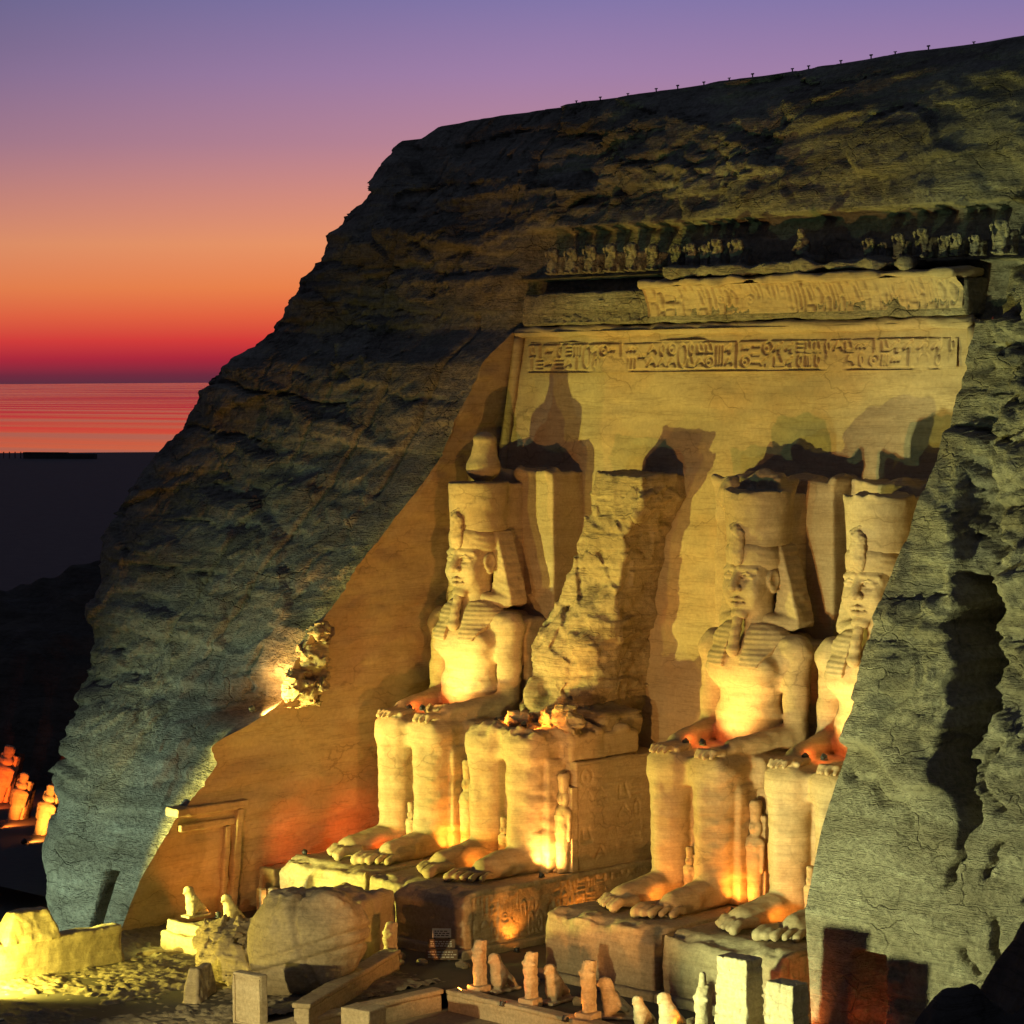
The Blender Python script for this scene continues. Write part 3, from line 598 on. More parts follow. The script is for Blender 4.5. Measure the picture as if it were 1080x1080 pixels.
words = ['first and leftmost baboon of the frieze high above the cornice', 'second baboon from the left in the frieze above the cornice', 'third baboon from the left in the frieze above the cornice', 'fourth baboon from the left in the frieze, upright with raised paws', 'fifth baboon from the left in the cornice frieze', 'sixth baboon from the left, last of the well kept run in the frieze',
         'small worn baboon just after the well kept run of the frieze', 'worn baboon on the raised ledge, eighth of the frieze from the left', 'worn low stump of a baboon, ninth of the frieze from the left', 'baboon with clear lit head, tenth of the frieze from the left', 'last baboon of the left stretch before the bare rock gap',
         'short worn baboon, first right of the bare rock gap in the frieze', 'tiny worn baboon stump, second right of the frieze gap', 'worn baboon, third right of the frieze gap', 'taller baboon, fourth right of the gap in the frieze', 'faint worn baboon, fifth right of the frieze gap', 'worn baboon, sixth right of the frieze gap', 'small worn baboon next to last at the right end of the frieze', 'largest baboon at the right end of the frieze by the cliff edge']
for (px, s), wd in zip(bx, words):
    p = at(px, 291-.04*(px-590), 1, 2.35)
    o = link('baboon_statue', ME_BAB, M_CLIFF, None, (p[0], 2.3, 30.95), (0, 0, random.uniform(-.1, .1)), (s*.84, s*.84, s*random.uniform(.76, .88))); tag(o, wd, 'statue', 'baboon statues of the top frieze')
k = Sculpt((-.9, -.8, 0), (1.2, .6, 2.0), .06); k.ell((0, -.1, .7), (.4, .35, .7), .15).ell((.0, -.2, 1.5), (.22, .22, .26), .08).cone((.0, -.3, .5), (.9, -.3, .2), .22, .15, .15).cone((0, -.3, 1.1), (-.35, -.4, .7), .12, .1, .1).box((-.6, -.2, 0), (1.0, .5, .3), .08, .1).rough(.06, .3, 5)
p = at(850, 282, 1, 2.35); o = link('seated_figure', k.mesh('seated_figure'), M_CLIFF, None, (p[0], 2.2, 30.95)); tag(o, 'small seated worn figure alone in the bare gap of the baboon frieze', 'statue')

# ------------------------------------------------------------------ colossi
XC = (-13.704, -6.55, 6.371, 13.884)
def legs(s):
    for sx in (-1, 1):
        x = sx*1.4
        s.cone((x, -7.95, 6.15), (x, -8.05, .95), 1.1, .96, .2); s.ell((x, -8.0, 6.35), (1.12, 1.05, .8), .4)
        s.cone((x-.0, -8.95, 5.6), (x, -8.9, 1.6), .14, .08, .5)                        # shin ridge
        s.cone((x, -8.1, .7), (x+sx*.12, -11.2, .42), .85, .62, .3, sx=1.12); s.cone((x+sx*.1, -10.2, .42), (x+sx*.15, -11.55, .3), .5, .34, .2, sx=1.6)
        for i in range(5):
            tx = x+sx*(-.66+.39*i)
            L_ = [-12.95, -12.85, -12.7, -12.45, -12.15][i]; r = [.27, .2, .19, .18, .17][i]
            s.cone((tx, -11.3, .34), (tx, L_+.55, .42), r*.9, r*.92, .03); s.cone((tx, L_+.5, .42), (tx, L_+.12, .24), r*.92, r*1.06, .03)
        # thighs and kilt
        s.box((x-1.15, -8.9, 5.55), (x+1.15, -4.0, 7.15), .55, .25); 
    s.box((-2.3, -8.45, 5.6), (2.3, -4, 6.95), .25, .3)
    s.box((-3.25, -6.65, 5.55), (3.25, -1.5, 7.05), .25, .25)
    s.box((-2.7, -7.75, 0), (2.7, -6.3, 5.8), .12, .12)
def arms(s):
    for sx in (-1, 1):
        s.cone((sx*2.6, -3.4, 11.8), (sx*2.72, -3.6, 8.0), .72, .6, .08); s.ell((sx*2.5, -3.4, 11.95), (.9, .9, .8), .4)
        s.cone((sx*2.62, -3.8, 7.75), (sx*1.75, -7.2, 7.5), .72, .45, .3, sz=.9)
        s.box((sx*1.5-.6, -8.25, 7.1), (sx*1.5+.6, -7.0, 7.55), .18, .2)
        for i in range(4):
            fx = sx*1.5+(-.45+.3*i); e = [-8.95, -9.1, -9.08, -8.9][i] if sx > 0 else [-8.9, -9.08, -9.1, -8.95][i]
            s.cone((fx, -8.1, 7.42), (fx, -8.7, 7.4), .16, .15, .04); s.cone((fx, -8.7, 7.4), (fx, e, 7.2), .15, .13, .04)
        s.cone((sx*.9, -7.5, 7.35), (sx*.75, -8.3, 7.3), .17, .14, .08)
def torso(s):
    s.ell((0, -3.9, 8.3), (2.0, 1.2, 2.0), .3); s.ell((0, -3.75, 10.9), (2.2, 1.4, 1.9), .4); s.box((-1.6, -3.6, 6.5), (1.6, -.8, 12.6), .4, .3); s.box((-3.0, -2.6, 6.5), (3.0, -.8, 12.3), .3, .2)
    for sx in (-1, 1): s.ell((sx*1.05, -4.55, 11.0), (1.1, .62, .8), .35)
    s.ell((0, -5.12, 7.95), (.12, .2, .12), .12, 'd')
    s.cone((0, -3.4, 13.8), (0, -3.3, 12.2), .95, 1.15, .4); s.box((-2.2, -4.2, 11.6), (2.2, -2.0, 12.75), .5, .4)
    s.box((-1.9, -5.15, 6.75), (1.9, -4.0, 7.25), .18, .12)
S = Sculpt((-3.8, -13.5, -.15), (3.8, -.5, 14.2), .08); legs(S); arms(S); torso(S)
S.rough(.025, .5, 8); S.rough(.07, 1.3, 18, 3, 2.2); ME_BODY = S.mesh('colossus_body')
# head
h = Sculpt((-1.7, -5.6, 12.9), (1.7, -2.2, 17.2), .045)
h.ell((0, -3.65, 15.4), (1.04, 1.14, 1.75), .1); h.ell((0, -3.95, 14.5), (.84, .84, 1.0), .3); h.ell((0, -4.58, 13.74), (.4, .3, .26), .25); h.cone((0, -3.5, 14), (0, -3.4, 13.0), .85, .95, .2)
for s in (-1, 1):
    h.ell((s*.48, -4.3, 14.85), (.42, .38, .5), .3)
    h.cone((s*.14, -4.74, 15.86), (s*.82, -4.3, 15.78), .1, .07, .12)
    h.ell((s*.46, -4.78, 15.48), (.4, .25, .22), .14, 'd'); h.ell((s*.46, -4.46, 15.47), (.34, .2, .14), .03)
    h.cone((s*.18, -4.72, 15.58), (s*.48, -4.66, 15.66), .045, .05, .03); h.cone((s*.48, -4.66, 15.66), (s*.8, -4.38, 15.5), .05, .04, .03)
    h.cone((s*.2, -4.68, 15.36), (s*.75, -4.44, 15.38), .035, .035, .03)
    h.ell((s*1.1, -3.55, 15.3), (.17, .36, .52), .06); h.ell((s*1.26, -3.65, 15.35), (.1, .2, .33), .05, 'd'); h.ell((s*1.12, -3.6, 14.85), (.13, .18, .18), .05)
h.cone((0, -4.7, 15.68), (0, -5.08, 14.98), .13, .19, .12); 
for s in (-1, 1): h.ell((s*.2, -4.9, 14.92), (.14, .18, .12), .06)
h.cone((-.42, -4.66, 14.42), (0, -4.9, 14.46), .07, .11, .05).cone((.42, -4.66, 14.42), (0, -4.9, 14.46), .07, .11, .05).cone((-.34, -4.66, 14.22), (0, -4.86, 14.19), .08, .12, .04).cone((.34, -4.66, 14.22), (0, -4.86, 14.19), .08, .12, .04)
h.cone((-.42, -4.66, 14.33), (.42, -4.66, 14.33), .025, .025, .04, 'd')
h.rough(.012, .25, 4); h.rough(.03, .9, 5); ME_HEAD = h.mesh('colossus_head')
def warp(me, fn):
    co = np.zeros(len(me.vertices)*3, np.float32); me.vertices.foreach_get('co', co); co = fn(co.reshape(-1, 3).astype(float)); me.vertices.foreach_set('co', co.astype(np.float32).ravel()); me.update()
def wh(c):
    x, y, z = c[:, 0], c[:, 1], c[:, 2]; fr = sstep(-3.4, -4.3, y)
    return np.stack([x*1.2, -3.5+(y+3.5)*1.04-.24*np.clip(x*x, 0, 1)*fr, 15.2+(z-15.2)*1.06], 1)
warp(ME_HEAD, wh)
# nemes headcloth
def ribs(x, y, z):
    m = (z < 13.35)*(np.abs(x) > .5)*(y < -3.6)
    return m*.014*np.sin(2*math.pi*z/.24)
def ribw(x, y, z):
    m = (z > 13.1)*(np.abs(x) > 1.05)
    return m*.010*np.sin(2*math.pi*(z*.9+np.abs(x)*.35)/.3)
h = Sculpt((-3.1, -5.9, 10.6), (3.1, -.5, 17.5), .05)
h.ell((0, -3.45, 16.35), (1.5, 1.38, 1.0), .1); h.ell((0, -3.7, 16.75), (1.35, 1.15, .7), .2); h.prism([(-1.3, 12.8), (1.3, 12.8), (1.2, 17.0), (-1.2, 17.0)], -2.6, -.8, .15, .15)
for s in (-1, 1):
    P_ = [(s*.95, 17.15), (s*1.45, 16.95), (s*1.95, 15.6), (s*2.6, 13.35), (s*2.55, 13.0), (s*1.0, 13.0), (s*1.15, 14.5), (s*1.2, 16)]
    h.prism(P_ if s < 0 else P_[::-1], -3.3, -2.0, .12, .1)
    h.cone((s*1.0, -3.6, 13.3), (s*2.1, -3.2, 13.15), .42, .3, .25)
q = Sculpt((-3.1, -5.9, 10.6), (3.1, -.5, 17.5), .05)         # lappets lie on the chest: chest swollen by a hand, cut to outline
q.ell((0, -3.75, 10.9), (2.2+.15, 1.4+.16, 2.15), .4); q.ell((0, -3.6, 12.2), (2.4, 1.25, 1.3), .4)
for s in (-1, 1): q.ell((s*1.05, -4.55, 11.0), (1.25, .78, .95), .35)
g = Sculpt((-3.1, -5.9, 10.6), (3.1, -.5, 17.5), .05)
for s in (-1, 1):
    P_ = [(s*.40, 13.8), (s*2.55, 13.7), (s*2.3, 12.7), (s*1.55, 11.15), (s*.58, 11.05)]
    g.prism(P_ if s < 0 else P_[::-1], -5.8, -2.6, .06, .05)
h.F = np.minimum(h.F, np.maximum(q.F, g.F))
h.field(ribs); h.field(ribw); h.rough(.03, .6, 9); ME_NEMES = h.mesh('headcloth')
h = Sculpt((-.7, -5.7, 16.0), (.7, -4.1, 18.9), .045); h.ell((0, -4.85, 17.05), (.44, .3, .85), .1).ell((0, -4.8, 17.9), (.4, .32, .5), .15).cone((-.3, -4.7, 18.2), (.1, -4.7, 18.5), .2, .15, .15).box((-.25, -4.9, 16.3), (.25, -4.3, 17.3), .1, .1).rough(.07, .35, 3); ME_URA = h.mesh('uraeus'); warp(ME_URA, lambda c: c*np.array([1.1, 1, .92])+np.array([0, .02, 16.2*.08-.15]))
h = Sculpt((-.7, -5.9, 10.9), (.7, -4.0, 14.1), .05); h.cone((0, -4.7, 13.7), (0, -5.15, 11.9), .2, .3, .1, sx=1.1).field(lambda x, y, z: .02*np.sin(z*14)).rough(.03, .4, 2); ME_BEARD = h.mesh('beard')
def crown(knob, seed):
    h = Sculpt((-2.4, -5.5, 16.7), (2.4, -.5, 24.5 if knob else 21.4), .07)
    h.cone((0, -3.2, 17.2), (0, -3.2, 19.3), 1.55, 1.68, .05); h.box((-1.2, -3.2, 16.9), (1.2, -.8, 19.5), .1, .2); h.F = np.maximum(h.F, (19.62-.0-h.ax[2])[None, None, :]*-1.0); h.F = np.maximum(h.F, (16.95-h.ax[2])[None, None, :])
    if knob == 1:
        h.ell((.15, -2.95, 20.35), (.95, .9, .75), .1); h.cone((.15, -2.95, 20.5), (.2, -2.9, 21.7), .8, .62, .25); h.ell((.2, -2.9, 21.9), (.62, .6, .3), .15)
    elif knob == 2:
        h.box((-1.2, -3.3, 19.4), (1.4, -1.7, 20.35), .25, .2); h.ell((.4, -2.7, 20.3), (.8, .6, .35), .2)
    h.rough(.05, .9, seed); h.rough(.16, .8, seed+3, 3, 1, lambda x, y, z: sstep(19.2, 19.9, z)*(0 if knob == 1 else 1)+.0*x)
    return h.mesh('crown')
ME_CR1, ME_CR2, ME_CR3 = crown(1, 31), crown(2, 41), crown(0, 51)
# throne, back slab
def throne_mesh():
    s = Sculpt((-3.8, -6.9, -.1), (3.8, .35, 6.0), .11); s.box((-3.5, -6.5, -.05), (3.5, .3, 5.62), .07, .05); s.rough(.035, .8, 14); return s.mesh('throne')
ME_THRONE = throne_mesh()
def slab_mesh(x0, x1, seed, zt=20.15):
    s = Sculpt((x0-.3, -1.5, 5), (x1+.3, 1.9, 20.6), .11); s.box((x0, -1.0, 5.2), (x1, 1.7, zt), .08, .05); s.rough(.05, 1.2, seed)
    s.rough(.3, 1.0, seed+2, 3, 1, lambda x, y, z: sstep(zt-.85, zt+.15, z)); return s.mesh('back_slab')
def figure_mesh(seed=0):
    """standing royal figure against a pillar, 5 m"""
    s = Sculpt((-.95, -.85, 0), (.95, .75, 5.5), .055); s.box((-.62, .1, 0), (.62, .7, 4.7), .05, .05)
    s.cone((0, -.1, .3), (0, -.1, 2.4), .42, .5, .1, sx=1.05, ); s.cone((0, -.1, 2.4), (0, -.08, 3.2), .42, .5, .15, sx=1.15); s.ell((0, -.1, 3.35), (.66, .38, .36), .15)
    for q in (-1, 1):
        s.cone((q*.58, -.08, 3.3), (q*.55, -.1, 1.9), .17, .13, .06); s.ell((q*.2, -.42, .12), (.18, .4, .14), .06); s.ell((q*.24, -.42, 3.15), (.2, .15, .18), .08)
    s.cone((0, -.12, 3.5), (0, -.12, 3.9), .22, .2, .08); s.ell((0, -.16, 4.1), (.27, .3, .36), .08); s.ell((0, -.05, 4.05), (.48, .3, .52), .08); s.ell((0, -.36, 4.05), (.2, .14, .26), .04); s.ell((0, -.5, 4.02), (.05, .08, .09), .03)
    s.cone((0, -.05, 4.5), (0, -.02, 5.2), .34, .42, .06, sx=.9); s.rough(.03, .3, seed); return s.mesh('attendant_figure')
ME_FIG = figure_mesh(4)
def colossus(i, label, crown_me, slab, beard=True):
    c = empty('colossus', (XC[i], 0, 0)); tag(c, label, 'statue')
    th = link('throne', ME_THRONE, M_STATUE, c)
    carved('throne_relief', 6.2, 5.3, .055, .05, lambda X, Z, d: np.stack([X*0+3.53-d, X-6.35, Z+.15], -1), M_STATUE, c, 100+i, .8, 1.1, False, False, .015, .55)
    for x0, z0, s in ((.12, .0, .49), (3.05, 0, .93)):
        f = link('attendant_figure', ME_FIG, M_STATUE, c, (x0 if x0 > 1 else .02, -6.95 if x0 > 1 else -8.3, z0), None, (s*(.86 if x0 > 1 else 1.0),)*2+(s,))
    f = link('attendant_figure', ME_FIG, M_STATUE, c, (-3.05, -6.95, 0), None, (.8, .8, .93))
    if i != 1:
        link('body', ME_BODY, M_STATUE, c); link('head', ME_HEAD, M_STATUE, c); hc = link('headcloth', ME_NEMES, M_STATUE, c); link('uraeus', ME_URA, M_STATUE, hc)
        if beard: link('beard', ME_BEARD, M_STATUE, c)
        link('crown', crown_me, M_STATUE, c)
        link('back_slab', slab_mesh(*slab), M_STATUE, c)
    return c
c1 = colossus(0, 'leftmost complete seated king colossus with a bulb stump on its crown', ME_CR1, (-3.5, 3.55, 3))
c3 = colossus(2, 'complete seated king colossus with broken flat crown, right of the shattered colossus', ME_CR2, (-4.9, 2.9, 4))
c4 = colossus(3, 'rightmost seated king colossus partly hidden behind the right rock flank', ME_CR3, (-3.5, 3.5, 5))
# relief lump left of the third crown
h = Sculpt((-4.6, -2.4, 16.6), (-2.2, -.6, 20.5), .07); h.ell((-3.4, -1.3, 19.2), (.72, .6, 1.0), .1).cone((-3.3, -1.3, 18.3), (-3.2, -1.3, 17.2), .4, .4, .2).rough(.08, .5, 7); link('crown_fragment', h.mesh('crown_fragment'), M_STATUE, c3)
c2 = colossus(1, 'shattered colossus of which only the legs, throne and a rough back remain', None, None)
S = Sculpt((-3.8, -13.5, -.15), (3.8, -1.2, 7.9), .085); legs(S); S.rough(.025, .5, 28); S.rough(.07, 1.3, 38, 3, 2.2)
S.rough(.3, .9, 39, 4, 1, lambda x, y, z: sstep(6.7, 7.1, z)); link('legs', S.mesh('legs'), M_STATUE, c2)
S = Sculpt((-4.4, -6.2, 5.2), (5.2, 2.2, 21.0), .12)
S.prism([(.6, 20.3), (3.9, 20.1), (4.0, 18.9), (2.7, 17.0), (2.3, 14.5), (1.9, 11), (1.6, 7), (-3.0, 6), (-3.2, 11.6), (-2.3, 13.4), (-1.3, 15.3), (-.1, 17.8)][::-1], -2.0, 1.9, .15, .1)
S.box((-3.5, -3.3, 6.0), (1.6, -.6, 11.6), 1.0, .9); S.ell((-.6, -2.3, 9.6), (2.4, 1.3, 3.2), .9).ell((.5, -1.9, 12.0), (1.6, 1.0, 1.9), .9).ell((-2.4, -3.2, 8.0), (1.0, 1.2, 1.6), .3).box((-3.2, -4.0, 6.4), (3.0, -1, 7.9), .3, .3)
def chip(x, y, z):
    v, e = facets(x+.6*y, z+.3*x, 1.7, 1.5, 71); v2, e2 = facets(x-.5*y+7, z, .7, .6, 77)
    o, l_, dj, di, f = blocks(x+.4*y, z+.2*vnoise(x, y, z, 3), 1.9, 4.0, 71); return -.24*v-.12*v2+.14*np.exp(-(di/.05)**2)*(l_ > .3)*(x > -1)
S.field(chip); S.rough(.12, .8, 72, 4); link('broken_torso', S.mesh('broken_torso'), M_ROUGH, c2)

# pedestals
def pedestal(xc, label, x0=-3.55, x1=3.55, yf=-14.5, seed=0, glyph=False):
    p = empty('pedestal', (xc, 0, -3.4)); tag(p, label, 'pedestal', 'pedestals under the colossi')
    s = Sculpt((x0-.4, yf-.5, -.1), (x1+.4, .4, 3.8), .1); s.box((x0, yf, 0), (x1, .3, 3.4), .08, .05); s.rough(.05, .8, seed)
    s.rough(.34, 1.1, seed+1, 4, 1.0, lambda x, y, z: sstep(2.5, 3.3, z)*sstep(yf+1.6, yf+.4, y))
    s.field(lambda x, y, z: .35*sstep(2.6, 3.4, z)*sstep(yf+1.2, yf, y)*(1+vnoise(x*.9, y*0, z*0, seed)))
    link('block', s.mesh('pedestal_block'), M_BLOCK, p)
    s = Sculpt((x0-.7, yf-.9, -.1), (x1+.7, .4, .95), .12); s.box((x0-.25, yf-.35, 0), (x1+.25, .3, .62), .06, .05); s.rough(.05, .9, seed+5); link('plinth', s.mesh('plinth'), M_BLOCK, p)
    carved('side_relief', 13.6, 2.4, .06, .09, lambda X, Z, d: np.stack([X*0+x1+.05-d, yf+.5+X, Z+.75], -1), M_BLOCK, p, 200+seed, .6, .8, True, False, .03)
    return p
pedestal(XC[0]-.05, 'rough-fronted pedestal under the leftmost colossus, brightly lit yellow', -3.6, 3.3, -14.4, 1)
pedestal(XC[1]+.1, 'pedestal under the shattered colossus with hieroglyphs on its side', -3.5, 3.6, -14.6, 2)
pedestal(XC[2], 'pedestal right of the entrance, under the flat-crowned colossus', -3.55, 3.5, -14.6, 3)
pedestal(XC[3], 'rightmost pedestal, behind the stepped stone gate piers', -3.45, 3.6, -14.6, 4)

# ------------------------------------------------------------------ forecourt
ter = link('terrace', mesh('terrace', [(-46, -19.75, -3.2), (1.6, -19.75, -3.2), (46, -19.75, -3.2), (46, 3, -3.2), (-46, 3, -3.2), (1.6, -46, -3.2), (-14.6, -46, -3.2), (-14.6, -19.75, -3.2)], [(0, 7, 1, 2, 3, 4), (7, 6, 5, 1)], False), M_FORE); tag(ter, kind='structure')
M_COURT = mat_stone('court_paving', (.36, .29, .19), (.27, .21, .13), (.2, .15, .1), strata=.3, bump=.35, fine=5, bdist=.05, veins=.1, blotch=.4)
link('court_floor', mesh('court_floor', [(1.6, -46, -4.0), (46, -46, -4.0), (46, -19.75, -4.0), (1.6, -19.75, -4.0)], [(0, 1, 2, 3)], False), M_COURT)['kind'] = 'structure'
# gravel
gxs, gys = np.arange(-21.5, .3, .085), np.arange(-42, -18.6, .085); GX, GY = np.meshgrid(gxs, gys, indexing='ij')
def stones(x, y, c, s):
    ix, iy = np.floor(x/c), np.floor(y/c); best = np.full(x.shape, 9.0); hid = np.zeros(x.shape)
    for a in (-1, 0, 1):
        for b in (-1, 0, 1):
            jx, jy = (ix+a).astype(np.int64), (iy+b).astype(np.int64)
            d = np.hypot(x/c-jx-_h(jx, jy, jx*0, s), y/c-jy-_h(jx, jy, jx*0, s+1)); m = d < best; best = np.where(m, d, best); hid = np.where(m, _h(jx, jy, jx*0, s+2), hid)
    return np.sqrt(np.clip(.6-best, 0, 1))*hid
GZ = -3.18+.22*stones(GX, GY, .85, 3)*sstep(.0, .5, fbm(GX/2, GY/2, GX*0, 3, 5))+.16*stones(GX+.3*fbm(GX, GY, GX*0, 2, 6), GY, .38, 8)+.05*fbm(GX/.3, GY/.3, GX*0, 3, 9)+.14*fbm(GX/3, GY/3, GX*0, 3, 12)
M_GRAVEL = mat_stone('gravel', (.36, .30, .2), (.2, .16, .11), (.14, .11, .075), strata=.5, bump=.6, fine=5, bdist=.1, veins=.0, blotch=.5)
tag(link('gravel', mesh('gravel', np.stack([GX, GY, GZ], -1).reshape(-1, 3), grid_faces(*GX.shape)), M_GRAVEL), 'rough loose gravel spread over the ground below the left cliff', 'gravel', None, 'stuff')
def rough_box(name, lo, hi, m, label=None, cat=None, amp=.06, seed=0, h=.08, r=.06, taper=0.0, rz=0.0, group=None, parent=None, scale=.8):
    lo, hi = np.array(lo, float), np.array(hi, float); c = (lo+hi)/2; dx = (hi-lo)/2; e = .25+amp+abs(taper)*.6
    R_ = math.hypot(dx[0], dx[1]) if rz else 0; ex = np.array([max(dx[0], R_), max(dx[1], R_), dx[2]])+e
    s = Sculpt(c-ex, c+ex, h); s.box(lo, hi, r, .05, taper=taper, rz=rz); s.rough(amp, scale, seed)
    o = link(name, s.mesh(name), m, parent); return tag(o, label, cat, group) if label else o
# loose stones along the pedestals and parapets
for k in range(16):
    x, y = [(random.uniform(-6, 2), random.uniform(-18.4, -15.6)), (random.uniform(-12, -6.5), random.uniform(-21, -16)), (random.uniform(3, 17), random.uniform(-17.6, -15.4))][k % 3]; r_ = random.uniform(.16, .42)
    s = Sculpt((-.8, -.8, -.6), (.8, .8, .6), .07); s.ell((0, 0, 0), (r_*1.3, r_, r_*.7), .1); s.rough(.12, .35, k, 3); tag(link('loose_stone', s.mesh('loose_stone'), M_ROUGH, None, (x, y, -3.2+r_*.3), (0, 0, k)), 'loose broken stone lying on the terrace near the pedestals', 'stone', 'loose stones on the terrace')
# low wall with a crenel block
w = empty('boundary_wall', (-14.6, -33, -3.2)); tag(w, 'low mud wall with one raised block, flooded with yellow light', 'wall')
o = rough_box('wall', (-15.2, -45, -4), (-14.4, -26.6, -1.35), M_BLOCK, None, None, .06, 3, .12); o.parent = w; o.matrix_parent_inverse = Matrix.Translation((14.6, 33, 3.2))
o = rough_box('merlon', (-15.3, -33.2, -1.45), (-14.3, -30.6, .05), M_BLOCK, None, None, .07, 4, .08, .06, .22); o.parent = w; o.matrix_parent_inverse = Matrix.Translation((14.6, 33, 3.2))
rough_box('kerb_stone', (-14.2, -26.0, -3.3), (-13.8, -20.2, -2.98), M_BLOCK, 'long low kerb of stones crossing the gravel by the wall', 'kerb', .07, 5, .07, .05, 0, -.35)
# altar platform
a_ = empty('altar_platform', (-13.1, -21.3, -3.2)); tag(a_, 'two-tiered low altar platform glowing yellow before the side chapel', 'platform'); INV = Matrix.Translation((13.1, 21.3, 3.2))
for nm, lo, hi, sd in (('lower_tier', (-15.7, -23.4, -3.4), (-10.5, -19.0, -2.35), 1), ('parapet', (-15.5, -23.2, -2.4), (-10.9, -22.75, -1.75), 2), ('floor_slab', (-15.5, -22.7, -2.4), (-10.9, -19.2, -2.2), 3), ('parapet', (-11.4, -22.7, -2.25), (-10.9, -21.6, -1.65), 4)):
    o = rough_box(nm, lo, hi, M_BLOCK, None, None, .07, sd, .08); o.parent = a_; o.matrix_parent_inverse = INV
# falcons and osiride kings
s = Sculpt((-.55, -.75, 0), (.55, 1.05, 1.75), .035)
s.box((-.36, -.55, 0), (.36, .9, .14), .03, .03); s.cone((0, -.05, .5), (0, -.2, 1.15), .34, .27, .1); s.ell((0, -.28, 1.4), (.22, .27, .23), .1); s.cone((0, -.45, 1.38), (0, -.58, 1.3), .09, .04, .05)
s.cone((0, .1, .75), (0, .8, .2), .26, .14, .15, sx=.9); s.cone((-.14, -.2, .12), (-.14, -.15, .5), .11, .13, .1).cone((.14, -.2, .12), (.14, -.15, .5), .11, .13, .1)
s.cone((-.24, -.1, 1.05), (-.2, .55, .4), .14, .1, .08).cone((.24, -.1, 1.05), (.2, .55, .4), .14, .1, .08); s.rough(.03, .25, 2); ME_FALC = s.mesh('falcon')
M_PALE = mat_stone('pale_stone', (.55, .45, .31), (.43, .34, .22), (.33, .25, .16), strata=2.2, bump=.4, fine=7, bdist=.04, veins=.2, blotch=.3)
FG = 'falcon statues along the terrace edge'
def falcon(px, py, label, s=1.0, z=-3.2, rz=0.0):
    p = at(px, py, 2, z); o = link('falcon_statue', ME_FALC, M_PALE, None, (p[0], p[1], z), (0, 0, rz), (s, s, s)); tag(o, label, 'statue', FG)
falcon(527, 1046, 'leftmost falcon of the terrace edge, between the first two tall figures', 1.15); falcon(585, 1058, 'falcon right behind the reddish lit plinth, between second and third tall figures', 1.15, rz=.1)
falcon(646, 1074, 'upright falcon right of the tall figure on the orange lit plinth', 1.15, rz=-.9); falcon(706, 1092, 'falcon at the lower edge, left of the slim figure before the pale piers', 1.2)
falcon(677, 1086, 'falcon of which only the head rises above the lower edge of the view', .95)
falcon(204, 967, 'small bright falcon on the altar platform, nearer the cliff', 1.0, -2.2); falcon(244, 976, 'small bright falcon on the right end of the altar platform', 1.0, -2.2)
s = Sculpt((-.6, -.6, 0), (.6, .6, 3.2), .035); s.box((-.3, .0, 0), (.3, .38, 2.55), .04, .04)
s.cone((0, -.05, .1), (0, -.05, 1.5), .25, .31, .08); s.cone((0, -.05, 1.5), (0, -.02, 1.95), .31, .36, .1, sx=1.1); s.cone((-.34, -.1, 1.95), (.1, -.3, 1.65), .12, .1, .06).cone((.34, -.1, 1.95), (-.1, -.3, 1.65), .12, .1, .06)
s.ell((0, -.1, 2.28), (.19, .22, .25), .08).ell((0, -.0, 2.25), (.3, .2, .34), .08).cone((0, -.26, 2.12), (0, -.3, 1.9), .06, .07, .04); s.rough(.03, .25, 6)
ME_OSI = s.mesh('osiride_body')
s = Sculpt((-.35, -.35, 2.3), (.35, .35, 3.25), .035); s.cone((0, 0, 2.45), (0, .02, 2.95), .2, .15, .05).ell((0, .02, 3.02), (.14, .14, .14), .06); ME_OSC = s.mesh('tall_crown')
s = Sculpt((-.65, -1.0, 0), (.65, .65, .62), .04); s.box((-.5, -.45, 0), (.5, .5, .5), .03, .03).box((-.42, -.85, 0), (.42, -.4, .25), .03, .05).rough(.03, .4, 3); ME_PLI = s.mesh('osiride_plinth')
def osiride(px, py, label, crown=True, plinth=True, s=1.0, m=None, z=-3.2, rz=0.0):
    p = at(px, py, 2, z); o = empty('king_statue', (p[0], p[1], z), rz); o.scale = (s, s, s); tag(o, label, 'statue', 'tall king figures along the terrace')
    z0 = 0
    if plinth: link('plinth', ME_PLI, M_PALE, o); z0 = .48
    link('body', ME_OSI, M_PALE, o, (0, 0, z0))
    if crown: link('tall_crown', ME_OSC, M_PALE, o, (0, 0, z0))
osiride(505, 1048, 'leftmost tall figure of the terrace edge, glowing orange at its plinth', False, s=.82); osiride(559, 1062, 'round headed tall figure on the reddish lit plinth at the terrace edge', False, s=.82, rz=.15)
osiride(620, 1078, 'tall broken figure on the orange lit stepped plinth', False, s=.9, rz=.25); osiride(741, 1098, 'slim tall crowned figure left of the pale stone piers', True, False, s=.95)
osiride(411, 1020, 'lone pale figure standing between the fallen head and the signs', False, False, s=.85)
